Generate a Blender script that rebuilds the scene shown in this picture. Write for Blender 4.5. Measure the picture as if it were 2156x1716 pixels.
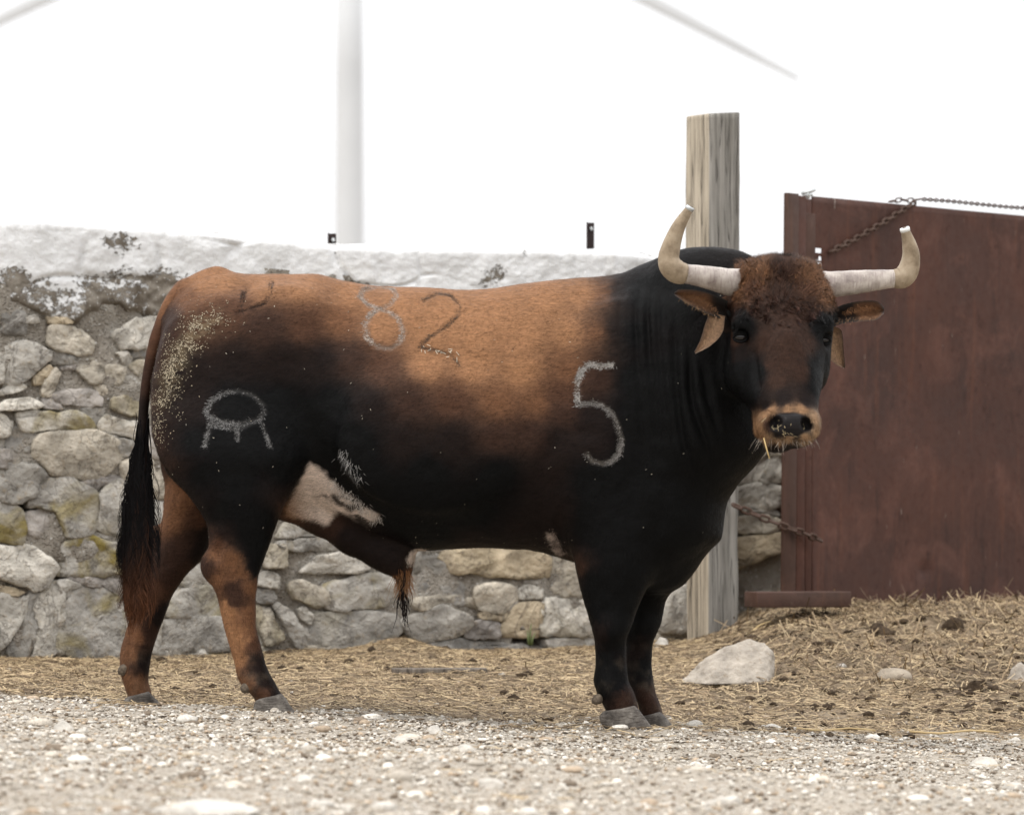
import bpy, math, random, os
import numpy as np
from mathutils import Vector, Matrix
for _o in list(bpy.data.objects): bpy.data.objects.remove(_o)
SC = bpy.context.scene
COL = SC.collection
# ---------------------------------------------------------------- camera, sky, sun, exposure
FPX, CX, HY, CZ = 8085.0, 1078.0, 1110.0, 0.575      # focal length in photo units, centre column, eye level row, eye height (m)
cam_d = bpy.data.cameras.new('camera'); cam = bpy.data.objects.new('camera', cam_d); COL.objects.link(cam)
cam.location = (0, 0, CZ); cam.rotation_euler = (math.radians(90), 0, 0)
cam_d.sensor_width = 36; cam_d.lens = FPX / 2156 * 36; cam_d.shift_y = (HY - 858) / 2156
cam_d.clip_start = 0.1; cam_d.clip_end = 3000
cam_d.dof.use_dof = True; cam_d.dof.focus_distance = 12.0; cam_d.dof.aperture_fstop = 4.3
SC.camera = cam
SUN_EL, SUN_AZ = math.radians(58), math.radians(-50)   # azimuth measured from straight behind the camera, to the left
world = bpy.data.worlds.new('World'); SC.world = world; world.use_nodes = True
wn = world.node_tree; wn.nodes.clear()
w_out = wn.nodes.new('ShaderNodeOutputWorld'); w_bg = wn.nodes.new('ShaderNodeBackground')
w_sky = wn.nodes.new('ShaderNodeTexSky'); w_sky.sky_type = 'NISHITA'; w_sky.sun_disc = False
w_sky.sun_elevation = SUN_EL; w_sky.sun_rotation = math.radians(180) - SUN_AZ
w_sky.air_density = 1.6; w_sky.dust_density = 6.0; w_sky.ozone_density = 1.0
w_bw = wn.nodes.new('ShaderNodeRGBToBW')
w_mix = wn.nodes.new('ShaderNodeMix'); w_mix.data_type = 'RGBA'; w_mix.inputs[0].default_value = 0.94
wn.links.new(w_sky.outputs[0], w_mix.inputs[6])
wn.links.new(w_sky.outputs[0], w_bw.inputs[0])
# a closed cloud sheet: even brightness with faint cloud structure
w_tc = wn.nodes.new('ShaderNodeTexCoord'); w_no = wn.nodes.new('ShaderNodeTexNoise')
w_no.inputs['Scale'].default_value = 3.0; w_no.inputs['Detail'].default_value = 5
w_mp = wn.nodes.new('ShaderNodeMapRange'); w_mp.inputs[1].default_value = 0.3; w_mp.inputs[2].default_value = 0.7
w_mp.inputs[3].default_value = 6.9; w_mp.inputs[4].default_value = 7.9
w_cc = wn.nodes.new('ShaderNodeCombineColor')
# overcast sky: brighter overhead than at the horizon
w_sx = wn.nodes.new('ShaderNodeSeparateXYZ'); wn.links.new(w_tc.outputs['Generated'], w_sx.inputs[0])
w_gr = wn.nodes.new('ShaderNodeMapRange'); w_gr.inputs[1].default_value = 0.0; w_gr.inputs[2].default_value = 1.0; w_gr.inputs[3].default_value = 0.92; w_gr.inputs[4].default_value = 2.5
wn.links.new(w_sx.outputs[2], w_gr.inputs[0])
w_mg = wn.nodes.new('ShaderNodeMath'); w_mg.operation = 'MULTIPLY'; wn.links.new(w_mp.outputs[0], w_mg.inputs[0]); wn.links.new(w_gr.outputs[0], w_mg.inputs[1])
w_m2 = wn.nodes.new('ShaderNodeMath'); w_m2.operation = 'MULTIPLY'; w_m2.inputs[1].default_value = 1.015
wn.links.new(w_tc.outputs['Generated'], w_no.inputs['Vector']); wn.links.new(w_no.outputs[0], w_mp.inputs[0])
wn.links.new(w_mg.outputs[0], w_cc.inputs[0]); wn.links.new(w_mg.outputs[0], w_cc.inputs[1])
wn.links.new(w_mg.outputs[0], w_m2.inputs[0]); wn.links.new(w_m2.outputs[0], w_cc.inputs[2])
wn.links.new(w_cc.outputs[0], w_mix.inputs[7])
wn.links.new(w_mix.outputs[2], w_bg.inputs[0]); w_bg.inputs[1].default_value = 0.14
wn.links.new(w_bg.outputs[0], w_out.inputs[0])
sun_d = bpy.data.lights.new('sun', 'SUN'); sun = bpy.data.objects.new('sun', sun_d); COL.objects.link(sun)
sun_d.energy = 1.2; sun_d.angle = math.radians(14); sun_d.color = (1.0, 0.955, 0.89)
_sd = Vector((math.sin(SUN_AZ) * math.cos(SUN_EL), -math.cos(SUN_AZ) * math.cos(SUN_EL), math.sin(SUN_EL)))
sun.rotation_euler = _sd.to_track_quat('Z', 'Y').to_euler(); sun.location = _sd * 30 + Vector((0, 12, 0))
vs = SC.view_settings; vs.view_transform = 'Standard'; vs.look = 'None'; vs.exposure = 0.12; vs.gamma = 1.0; vs.use_curve_mapping = False
SC.render.engine = 'CYCLES'; SC.cycles.use_denoising = True; SC.cycles.max_bounces = 6; SC.cycles.diffuse_bounces = 3
SC.cycles.transparent_max_bounces = 4; SC.cycles.use_adaptive_sampling = True; SC.cycles.adaptive_threshold = 0.01

# ---------------------------------------------------------------- helpers
RNG = np.random.default_rng(7)
random.seed(7)
def at(px, py, Y):
    return np.array([(px - CX) * Y / FPX, Y, CZ - (py - HY) * Y / FPX])
def _hash(ix, iy, iz, seed):
    h = (ix * 374761393 + iy * 668265263 + iz * 2147483647 + seed * 1274126177) & 0xFFFFFFFF
    h = ((h ^ (h >> 13)) * 1274126177) & 0xFFFFFFFF
    h = h ^ (h >> 16)
    return (h & 0xFFFFFF) / float(0xFFFFFF)
def vnoise(P, scale, seed=0):
    P = np.asarray(P, dtype=np.float64) * scale
    i = np.floor(P).astype(np.int64); f = P - i; f = f * f * (3 - 2 * f)
    r = 0
    for dx in (0, 1):
        wx = f[:, 0] if dx else 1 - f[:, 0]
        for dy in (0, 1):
            wy = f[:, 1] if dy else 1 - f[:, 1]
            for dz in (0, 1):
                wz = f[:, 2] if dz else 1 - f[:, 2]
                r = r + _hash(i[:, 0] + dx, i[:, 1] + dy, i[:, 2] + dz, seed) * wx * wy * wz
    return r
def fbm(P, scale, octv=4, seed=0, gain=0.5):
    r = 0; a = 1; t = 0
    for o in range(octv):
        r = r + a * vnoise(P, scale * 2 ** o, seed + o * 17); t += a; a *= gain
    return r / t
def sstep(a, b, x):
    t = np.clip((x - a) / (b - a), 0, 1); return t * t * (3 - 2 * t)
def mesh_np(name, V, Fs, smooth=True):
    """V (n,3); Fs an (m,k) int array or a list of such arrays / lists of index tuples"""
    me = bpy.data.meshes.new(name)
    V = np.asarray(V, dtype=np.float32)
    if isinstance(Fs, np.ndarray): Fs = [Fs]
    loops = []; starts = []; tot = 0
    for A in Fs:
        if isinstance(A, np.ndarray):
            if len(A) == 0: continue
            k = A.shape[1]; loops.append(A.astype(np.int32).ravel()); starts.append(tot + np.arange(len(A), dtype=np.int32) * k); tot += A.size
        else:
            for t in A:
                loops.append(np.array(t, dtype=np.int32)); starts.append(np.array([tot], dtype=np.int32)); tot += len(t)
    L = np.concatenate(loops); S = np.concatenate(starts)
    me.vertices.add(len(V)); me.vertices.foreach_set('co', V.ravel())
    me.loops.add(len(L)); me.loops.foreach_set('vertex_index', L)
    me.polygons.add(len(S)); me.polygons.foreach_set('loop_start', S)
    me.update(calc_edges=True); me.validate()
    if smooth: me.polygons.foreach_set('use_smooth', np.ones(len(me.polygons), dtype=bool))
    return me
def obj(name, me, mat=None, parent=None, label=None, cat=None, group=None, kind=None):
    o = bpy.data.objects.new(name, me); COL.objects.link(o)
    if mat is not None and me is not None:
        if len(me.materials) == 0: me.materials.append(mat)
    if parent is not None: o.parent = parent
    tag(o, label, cat, group, kind)
    return o
def tag(o, label=None, cat=None, group=None, kind=None):
    if label: o['label'] = label
    if cat: o['category'] = cat
    if group: o['group'] = group
    if kind: o['kind'] = kind
    return o
def set_col(me, name, C):
    a = me.attributes.new(name, 'FLOAT_COLOR', 'POINT')
    C = np.asarray(C, dtype=np.float32)
    if C.shape[1] == 3: C = np.concatenate([C, np.ones((len(C), 1), np.float32)], 1)
    a.data.foreach_set('color', C.ravel())
def catmull(rows, sub):
    """monotone-ish cubic interpolation of parameter rows"""
    R = np.asarray(rows, dtype=float); n = len(R); out = []
    s = np.concatenate([[0], np.cumsum(np.linalg.norm(np.diff(R[:, :3], axis=0), axis=1) + 1e-9)])
    M = np.zeros_like(R); d = np.diff(R, axis=0) / np.diff(s)[:, None]
    M[0] = d[0]; M[-1] = d[-1]
    for i in range(1, n - 1):
        same = (d[i - 1] * d[i]) > 0
        M[i] = np.where(same, 2 * d[i - 1] * d[i] / (d[i - 1] + d[i] + 1e-12 * ((d[i - 1] + d[i]) == 0)), 0)
    for i in range(n - 1):
        h = s[i + 1] - s[i]
        for k in range(sub):
            t = k / sub
            out.append((2 * t ** 3 - 3 * t ** 2 + 1) * R[i] + (t ** 3 - 2 * t ** 2 + t) * h * M[i] + (-2 * t ** 3 + 3 * t ** 2) * R[i + 1] + (t ** 3 - t ** 2) * h * M[i + 1])
    out.append(R[-1])
    return np.array(out)
def loft(rings, cap=True):
    """rings: list of (n,3). returns V, quads, tris (caps)"""
    n = len(rings[0]); V = np.concatenate(rings); m = len(rings)
    a = np.arange(m - 1)[:, None] * n; j = np.arange(n)[None, :]; j2 = (j + 1) % n
    Q = np.stack([a + j, a + j2, a + n + j2, a + n + j], -1).reshape(-1, 4)
    T = np.zeros((0, 3), int)
    if cap:
        c0 = rings[0].mean(0); c1 = rings[-1].mean(0); k = len(V)
        V = np.concatenate([V, [c0, c1]]); jj = np.arange(n)
        T = np.concatenate([np.stack([np.full(n, k), (jj + 1) % n, jj], 1), np.stack([np.full(n, k + 1), (m - 1) * n + jj, (m - 1) * n + (jj + 1) % n], 1)])
    return V, Q, T
def sweep(path, radii, n=10, twist=0.0):
    """tube along a path of points"""
    P = np.asarray(path, float); r = np.broadcast_to(np.asarray(radii, float), (len(P),))
    T = np.gradient(P, axis=0); T /= np.linalg.norm(T, axis=1)[:, None] + 1e-12
    up = np.array([0.13, 0.99, 0.07]); rings = []
    if abs(T[0] @ up) > 0.95: up = np.array([1.0, 0, 0])
    u = up - T[0] * (up @ T[0]); u /= np.linalg.norm(u)
    th = np.arange(n) / n * 2 * np.pi
    for i in range(len(P)):
        u = u - T[i] * (u @ T[i]); u /= np.linalg.norm(u); v = np.cross(T[i], u)
        rings.append(P[i] + r[i] * (np.cos(th)[:, None] * u + np.sin(th)[:, None] * v))
    return loft(rings)
def merge(parts):
    """[(V,Q,T)...] -> V,[Q,T]"""
    Vs = []; Qs = []; Ts = []; k = 0
    for V, Q, T in parts:
        Vs.append(V); Qs.append(Q + k); Ts.append(T + k); k += len(V)
    return np.concatenate(Vs), [np.concatenate(Qs), np.concatenate(Ts)]
def smooth_curve(pts, n):
    P = np.asarray(pts, float); s = np.concatenate([[0], np.cumsum(np.linalg.norm(np.diff(P, axis=0), axis=1))])
    t = np.linspace(0, s[-1], n); out = np.zeros((n, P.shape[1]))
    Pe = np.concatenate([[2 * P[0] - P[1]], P, [2 * P[-1] - P[-2]]])
    for k, tt in enumerate(t):
        i = min(np.searchsorted(s, tt, side='right') - 1, len(P) - 2); u = (tt - s[i]) / (s[i + 1] - s[i] + 1e-12)
        a, b, c, d = Pe[i], Pe[i + 1], Pe[i + 2], Pe[i + 3]
        out[k] = 0.5 * ((2 * b) + (-a + c) * u + (2 * a - 5 * b + 4 * c - d) * u * u + (-a + 3 * b - 3 * c + d) * u ** 3)
    return out
# ---- node material helper
class NM:
    def __init__(s, name):
        s.m = bpy.data.materials.new(name); s.m.use_nodes = True; s.t = s.m.node_tree; s.t.nodes.clear()
        s.out = s.t.nodes.new('ShaderNodeOutputMaterial'); s.p = s.t.nodes.new('ShaderNodeBsdfPrincipled')
        s.t.links.new(s.p.outputs[0], s.out.inputs[0])
    def n(s, kind, **kw):
        nd = s.t.nodes.new(kind)
        for k, v in kw.items(): setattr(nd, k, v)
        return nd
    def l(s, a, b): s.t.links.new(a, b)
    def coord(s, scale=(1, 1, 1), kind='Object'):
        tc = s.n('ShaderNodeTexCoord'); mp = s.n('ShaderNodeMapping'); mp.inputs['Scale'].default_value = scale
        s.l(tc.outputs[kind], mp.inputs['Vector']); return mp.outputs[0]
    def noise(s, vec, scale, detail=4, rough=0.55, dist=0.0):
        nd = s.n('ShaderNodeTexNoise'); nd.inputs['Scale'].default_value = scale; nd.inputs['Detail'].default_value = detail
        nd.inputs['Roughness'].default_value = rough; nd.inputs['Distortion'].default_value = dist
        s.l(vec, nd.inputs['Vector']); return nd.outputs[0]
    def voro(s, vec, scale, feat='F1', out=0):
        nd = s.n('ShaderNodeTexVoronoi'); nd.feature = feat; nd.inputs['Scale'].default_value = scale; s.l(vec, nd.inputs['Vector']); return nd.outputs[out]
    def ramp(s, fac, stops, interp='LINEAR'):
        nd = s.n('ShaderNodeValToRGB'); cr = nd.color_ramp; cr.interpolation = interp
        while len(cr.elements) < len(stops): cr.elements.new(0.5)
        for e, (p, c) in zip(cr.elements, stops):
            e.position = p; e.color = (*c, 1) if hasattr(c, '__len__') and len(c) == 3 else ((c, c, c, 1) if not hasattr(c, '__len__') else c)
        s.l(fac, nd.inputs[0]); return nd.outputs[0]
    def mix(s, fac, a, b, mode='MIX'):
        nd = s.n('ShaderNodeMix'); nd.data_type = 'RGBA'; nd.blend_type = mode
        for k, v in ((0, fac), (6, a), (7, b)):
            if isinstance(v, (int, float)): nd.inputs[k].default_value = v if k == 0 else (v, v, v, 1)
            elif isinstance(v, tuple): nd.inputs[k].default_value = (*v, 1)
            else: s.l(v, nd.inputs[k])
        return nd.outputs[2]
    def math(s, op, a, b=None):
        nd = s.n('ShaderNodeMath'); nd.operation = op
        for k, v in ((0, a), (1, b)):
            if v is None: continue
            if isinstance(v, (int, float)): nd.inputs[k].default_value = v
            else: s.l(v, nd.inputs[k])
        return nd.outputs[0]
    def bump(s, h, strength=0.3, dist=0.01, prev=None):
        nd = s.n('ShaderNodeBump'); nd.inputs['Strength'].default_value = strength; nd.inputs['Distance'].default_value = dist
        s.l(h, nd.inputs['Height'])
        if prev is not None: s.l(prev, nd.inputs['Normal'])
        return nd.outputs[0]
    def set(s, **kw):
        for k, v in kw.items():
            k = {'color': 'Base Color', 'rough': 'Roughness', 'normal': 'Normal', 'metal': 'Metallic', 'spec': 'Specular IOR Level', 'sheen': 'Sheen Weight', 'sheen_rough': 'Sheen Roughness', 'coat': 'Coat Weight', 'sub': 'Subsurface Weight'}[k]
            if isinstance(v, (int, float)): s.p.inputs[k].default_value = v
            elif isinstance(v, tuple): s.p.inputs[k].default_value = (*v, 1)
            else: s.l(v, s.p.inputs[k])
        return s.m
# ================================================================ MATERIALS
def mat_stone():
    k = NM('limestone'); oi = k.n('ShaderNodeObjectInfo'); v = k.coord(kind='Object')
    off = k.n('ShaderNodeVectorMath'); off.operation = 'ADD'; sc = k.n('ShaderNodeVectorMath'); sc.operation = 'SCALE'; sc.inputs[0].default_value = (13, 7, 5); k.l(oi.outputs['Random'], sc.inputs['Scale'])
    k.l(v, off.inputs[0]); k.l(sc.outputs[0], off.inputs[1]); v = off.outputs[0]
    n1 = k.noise(v, 9, 6, .62); n2 = k.noise(v, 38, 4, .6); n3 = k.noise(v, 5, 3, .5, .6)
    c = k.mix(1.0, oi.outputs['Color'], k.ramp(n1, [(.28, .5), (.5, 1.0), (.72, 1.5)]), 'MULTIPLY')
    c = k.mix(k.ramp(n2, [(.56, 0), (.75, .55)]), c, (.30, .23, .145))
    c = k.mix(k.ramp(n2, [(.24, .6), (.40, 0)]), c, (.085, .075, .062))
    li = k.math('MULTIPLY', k.ramp(n3, [(.47, 0), (.62, 1)]), oi.outputs['Alpha'])
    c = k.mix(li, c, (.21, .165, .048))
    ck = k.ramp(k.noise(v, 6, 5, .6, .8), [(.485, 0), (.497, 1), (.503, 1), (.515, 0)]); c = k.mix(k.math('MULTIPLY', ck, .55), c, (.06, .05, .04))
    sp = k.ramp(k.voro(v, 55), [(.0, 1), (.13, 0)]); c = k.mix(k.math('MULTIPLY', sp, .45), c, (.55, .52, .47))
    h = k.math('ADD', k.math('MULTIPLY', n1, .8), k.math('MULTIPLY', n2, .5))
    return k.set(color=c, rough=.88, spec=.25, normal=k.bump(h, 1.0, .03))
M_STONE = mat_stone()
def mat_mortar():
    k = NM('mortar'); v = k.coord(); n1 = k.noise(v, 7, 6, .65); n2 = k.noise(v, 45, 5, .65); vo = k.voro(v, 46); vo2 = k.voro(v, 90)
    c = k.ramp(n1, [(.3, (.14, .118, .092)), (.5, (.27, .243, .205)), (.7, (.37, .345, .305))])
    c = k.mix(k.math('MULTIPLY', k.ramp(vo, [(.16, 1), (.27, 0)]), k.ramp(n2, [(.42, 0), (.54, .9)])), c, (.52, .50, .46))
    h = k.math('ADD', k.math('MULTIPLY', n2, .9), k.ramp(vo2, [(0, .5), (.5, 0)]))
    return k.set(color=c, rough=.95, spec=.15, normal=k.bump(h, .9, .02))
M_MORTAR = mat_mortar()
def mat_lime():
    k = NM('limewash'); v = k.coord(); a = k.n('ShaderNodeAttribute', attribute_name='wear')
    n1 = k.noise(v, 6, 7, .68, .3); n2 = k.noise(v, 48, 6, .72); n3 = k.noise(k.coord((1, 1, 2.0)), 16, 7, .75)
    wear = k.math('ADD', a.outputs['Fac'], k.math('MULTIPLY', k.math('SUBTRACT', n2, .5), 1.0))
    wear = k.math('ADD', wear, k.math('MULTIPLY', k.math('SUBTRACT', n3, .5), 1.1))
    msk = k.ramp(wear, [(.54, 0), (.64, 1)])
    white = k.ramp(n1, [(.3, (.56, .56, .55)), (.55, (.71, .715, .715)), (.75, (.66, .65, .625))])
    white = k.mix(k.ramp(k.noise(v, 120, 3), [(.62, 0), (.72, .4)]), white, (.34, .31, .27))
    dirt = k.ramp(k.noise(v, 18, 5, .6), [(.3, (.085, .068, .05)), (.6, (.23, .205, .17)), (.75, (.36, .34, .30))])
    dirt = k.mix(k.ramp(k.voro(v, 60), [(.1, .8), (.2, 0)]), dirt, (.6, .58, .55))
    c = k.mix(msk, white, dirt)
    h = k.math('SUBTRACT', k.math('ADD', k.math('MULTIPLY', n2, .35), k.math('MULTIPLY', n1, .3)), k.math('MULTIPLY', msk, .35))
    return k.set(color=c, rough=.85, spec=.2, normal=k.bump(h, .8, .02))
M_LIME = mat_lime()
def mat_wood(name, ca, cb, cc, sc=1.0, face=False):
    k = NM(name); v = k.coord((9 * sc, 9 * sc, .55 * sc)); v2 = k.coord((30 * sc, 30 * sc, 1.1 * sc)); vb = k.coord()
    n1 = k.noise(v, 3, 6, .6, .4); n2 = k.noise(v2, 3, 5, .65, .2); n3 = k.noise(vb, 5, 4)
    c = k.ramp(n1, [(.3, ca), (.52, cb), (.72, cc)])
    c = k.mix(1.0, c, k.ramp(n2, [(.3, .55), (.55, 1.1)]), 'MULTIPLY')
    c = k.mix(k.ramp(n3, [(.5, 0), (.7, .35)]), c, cc)
    crack = k.math('MAXIMUM', k.ramp(n2, [(.30, 1), (.36, 0)]), k.ramp(k.noise(k.coord((14 * sc, 14 * sc, .35 * sc)), 3, 2, .5, .3), [(.485, 0), (.497, 1), (.503, 1), (.515, 0)])); c = k.mix(k.math('MULTIPLY', crack, .8), c, (.02, .016, .012))
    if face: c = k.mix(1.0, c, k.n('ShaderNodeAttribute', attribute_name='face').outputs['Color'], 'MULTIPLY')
    h = k.math('SUBTRACT', k.math('MULTIPLY', n2, .8), crack)
    return k.set(color=c, rough=.85, spec=.2, normal=k.bump(h, .6, .008))
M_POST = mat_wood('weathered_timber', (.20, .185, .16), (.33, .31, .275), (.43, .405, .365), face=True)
M_BOARD = mat_wood('grey_board', (.10, .085, .07), (.17, .145, .12), (.24, .21, .18))
def mat_rust(name, base, dark, spot, rough=.55, streak=.6):
    k = NM(name); v = k.coord(); vs_ = k.coord((8, 8, .5))
    n1 = k.noise(v, 2.2, 5, .6); n2 = k.noise(vs_, 2.0, 5, .65); n3 = k.noise(v, 30, 5, .65); n4 = k.noise(k.coord((60, 60, 5)), 1.5, 3)
    c = k.mix(k.ramp(n1, [(.3, 0), (.7, 1)]), base, dark)
    c = k.mix(k.math('MULTIPLY', k.ramp(n2, [(.55, 0), (.75, 1)]), streak), c, spot)
    c = k.mix(k.ramp(k.noise(v, 3.4, 6, .7, .5), [(.52, 0), (.72, .55)]), c, tuple(min(1, x * 1.7 + .012) for x in base)); c = k.mix(k.ramp(k.noise(k.coord((5, 5, 1.2)), 2.2, 6, .7), [(.56, 0), (.7, .6)]), c, tuple(x * .45 for x in dark))
    c = k.mix(k.ramp(n3, [(.60, 0), (.78, .6)]), c, tuple(x * .4 for x in dark))
    c = k.mix(k.ramp(n4, [(.735, 0), (.76, .75)]), c, (.28, .24, .21))
    return k.set(color=c, rough=k.ramp(n3, [(.3, rough - .1), (.7, rough + .15)]), spec=.22, normal=k.bump(k.math('ADD', n3, k.math('MULTIPLY', n2, .5)), .12, .006))
M_GATE = mat_rust('rusty_gate_paint', (.080, .033, .022), (.046, .0235, .0185), (.13, .05, .027), .6, .55)
M_FRAME = mat_rust('rusty_frame', (.075, .038, .027), (.05, .03, .023), (.12, .055, .03), .6)
M_IRON = mat_rust('rusty_iron', (.085, .05, .036), (.045, .028, .021), (.16, .075, .04), .65)
M_STAKE = mat_rust('stake_iron', (.030, .018, .016), (.02, .014, .013), (.05, .025, .02), .6)
m_ = NM('galvanised'); M_ZINC = m_.set(color=m_.ramp(m_.noise(m_.coord(), 60), [(.3, (.42, .44, .44)), (.7, (.62, .64, .64))]), rough=.45, metal=.6)
m_ = NM('turbine_paint'); M_TURB = m_.set(color=m_.ramp(m_.noise(m_.coord(), .15), [(.3, (.56, .575, .585)), (.7, (.62, .635, .645))]), rough=.5, spec=.3)
# ================================================================ GROUND
def gz(X, Y):
    X = np.asarray(X, float); Y = np.asarray(Y, float)
    s = -.05 * (np.clip(X, -6, 4) + .74)
    t = sstep(12.2, 14.9, Y); wb = .092 + .012 * np.clip(X, -3, 3)
    z = s * (1 - t) + wb * t
    z = z + .145 * sstep(.62, 1.15, X) * sstep(13.35, 15.2, Y) * sstep(60, 20, Y)
    z = z + .05 * np.exp(-((X + .44) / .14) ** 2 - ((Y - 14.85) / .22) ** 2)
    z = z + .042 * np.exp(-((Y - 9.2 + .10 * X) / .42) ** 2) * sstep(-1.2, .1, X) - .012 * np.exp(-((Y - 10.4) / .5) ** 2) * sstep(-.6, .3, X)
    P = np.stack([X.ravel(), Y.ravel(), np.zeros(X.size)], 1)
    m = (np.abs(X) < 12) & (Y > -2) & (Y < 30)
    z = z + np.where(m, ((fbm(P, 1.6, 3, 3) - .5) * .045 + (fbm(P, 7, 3, 8) - .5) * .022).reshape(X.shape), 0)
    hp = sstep(.7, 1.2, X) * sstep(13.2, 14.2, Y) * sstep(18, 16, Y)
    z = z + np.where(m, hp * ((fbm(P, 5, 3, 28) - .5) * .07).reshape(X.shape), 0)
    return z
gz0 = gz
_HV = np.array([at(px, row, Y) for px, row, Y in [(580, 1503, 11.68), (298, 1484, 12.12), (1325, 1534, 11.69), (1395, 1537, 11.98)]])
_HD = _HV[:, 2] - gz0(_HV[:, 0], _HV[:, 1])
_KM = np.exp(-((_HV[:, None, :2] - _HV[None, :, :2]) ** 2).sum(-1) / .26 ** 2); _HC = np.linalg.solve(_KM, _HD)
def gz(X, Y):
    X = np.asarray(X, float); Y = np.asarray(Y, float); z = gz0(X, Y)
    for (hx, hy, _), c in zip(_HV, _HC): z = z + c * np.exp(-((X - hx) ** 2 + (Y - hy) ** 2) / .26 ** 2)
    return z
def _axis(a, b, st, lo, hi):
    c = np.arange(a, b, st); g = np.cumsum(.06 * 1.28 ** np.arange(40))
    return np.concatenate([(a - g[g < a - lo])[::-1], c, b + g[g < hi - b]])
gxs = _axis(-2.7, 3.1, .034, -1500, 1500); gys = _axis(6.6, 16.6, .034, -300, 2500)
GX, GY = np.meshgrid(gxs, gys, indexing='ij'); GZ = gz(GX, GY)
nx, ny = GX.shape; _i = (np.arange(nx - 1)[:, None] * ny + np.arange(ny - 1)[None, :]).ravel()
gm = mesh_np('ground', np.stack([GX.ravel(), GY.ravel(), GZ.ravel()], 1), np.stack([_i, _i + ny, _i + ny + 1, _i + 1], 1))
def straw_w(X, Y):
    P = np.stack([X, Y, X * 0], 1); return sstep(-.35, .45, Y - 12.15 + .10 * X + (fbm(P, 2.0, 5, 12, .6) - .5) * 2.4)
sw = straw_w(GX.ravel(), GY.ravel())
P_ = np.stack([GX.ravel(), GY.ravel(), GZ.ravel() * 0], 1); dark = sstep(.52, .66, fbm(P_, 3.1, 4, 88)) * (.35 + .65 * sstep(.6, 1.2, GX.ravel()))
set_col(gm, 'mask', np.stack([sw, dark, sw * 0, sw * 0 + 1], 1))
k = NM('yard_earth'); v = k.coord(); a = k.n('ShaderNodeAttribute', attribute_name='mask'); sp = k.n('ShaderNodeSeparateColor'); k.l(a.outputs['Color'], sp.inputs[0])
n1 = k.noise(v, 11, 6, .65); n2 = k.noise(v, 70, 5, .65); n3 = k.noise(k.coord((1, 3, 1)), 40, 4, .6)
grav = k.ramp(n2, [(.28, (.14, .115, .09)), (.46, (.33, .29, .24)), (.62, (.48, .44, .38)), (.75, (.60, .565, .51))])
grav = k.mix(k.ramp(n1, [(.42, 0), (.66, .5)]), grav, (.30, .25, .19))
soil = k.ramp(n3, [(.3, (.085, .062, .040)), (.5, (.185, .14, .092)), (.7, (.31, .245, .165))])
soil = k.mix(k.math('MULTIPLY', sp.outputs[1], .75), soil, (.06, .043, .029))
c = k.mix(sp.outputs[0], grav, soil)
M_GROUND = k.set(color=c, rough=.95, spec=.15, normal=k.bump(k.math('ADD', n2, k.math('MULTIPLY', n1, .6)), .7, .015))
obj('ground', gm, M_GROUND, kind='structure')
# ================================================================ THE STONE WALL
WYA, WXA, WM = 14.5, (0 - CX) / FPX * 14.5, .4635
WDIR = np.array([1, WM, 0]) / math.hypot(1, WM); WNRM = np.array([WM, -1, 0]) / math.hypot(1, WM)
WORG = np.array([WXA, WYA, 0.0])
def wall_uz(px, py):
    t = (px - CX) / FPX; Y = (WYA - WM * WXA) / (1 - WM * t); X = t * Y
    return (X - WXA) * WDIR[0] + (Y - WYA) * WDIR[1], CZ - (py - HY) * Y / FPX
def wall_p(u, z, d):
    u = np.asarray(u, float); z = np.asarray(z, float); d = np.asarray(d, float)
    return WORG + u[..., None] * WDIR + d[..., None] * WNRM + z[..., None] * np.array([0, 0, 1.0])
U0, U1 = -1.6, wall_uz(1492, 900)[0]
_tp = [wall_uz(x, y) for x, y in [(0, 470), (60, 467), (200, 476), (400, 488), (560, 499), (700, 513), (830, 520), (1000, 521), (1230, 524), (1390, 538), (1490, 545)]]
_tu = np.array([-1.6, -.6] + [t[0] for t in _tp]); _tz = np.array([1.74, 1.735] + [t[1] for t in _tp]) + .016 + np.interp(_tu, [-1, 0, 1, 3], [.014, .014, 0, 0])
def wtop(u): return np.interp(u, _tu, _tz)
WTH = .50
stone_wall = bpy.data.objects.new('stone_wall', None); COL.objects.link(stone_wall)
tag(stone_wall, 'old rubble stone yard wall with peeling limewashed top behind the bull', 'wall')
# mortar core: front sheet with relief, closed box behind
us = np.arange(U0, U1 + .001, .02); vz = np.linspace(-.25, 1, 96)
UU, VV = np.meshgrid(us, vz, indexing='ij'); ZZ = np.where(VV < 0, VV, VV * (wtop(UU) - .14))
Pn = np.stack([UU.ravel(), ZZ.ravel(), UU.ravel() * 0], 1)
DD = ((fbm(Pn, 6, 4, 21) - .5) * .075 + (fbm(Pn, 30, 2, 22) - .5) * .018 + .016).reshape(UU.shape)
for x0_, x1_, r0_, r1_ in ((842, 1000, 1316, 1348), (1085, 1250, 1336, 1356), (40, 96, 1040, 1078), (100, 128, 1196, 1216)):
    (ua, za), (ub, zb) = wall_uz(x0_, r1_), wall_uz(x1_, r0_); DD = DD - .16 * (sstep(ua - .03, ua + .03, UU) * sstep(ub + .03, ub - .03, UU) * sstep(za - .02, za + .02, ZZ) * sstep(zb + .02, zb - .02, ZZ))
Vc = wall_p(UU, ZZ, DD).reshape(-1, 3); n1_, n2_ = UU.shape
_i = (np.arange(n1_ - 1)[:, None] * n2_ + np.arange(n2_ - 1)[None, :]).ravel(); Qc = np.stack([_i, _i + n2_, _i + n2_ + 1, _i + 1], 1)
bx = [wall_p(np.array(u), np.array(z), np.array(d)) for u in (U0, U1) for z in (-.25, 1.55) for d in (-.03, -WTH)]
kk = len(Vc); Vc = np.concatenate([Vc, np.array(bx)])
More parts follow.
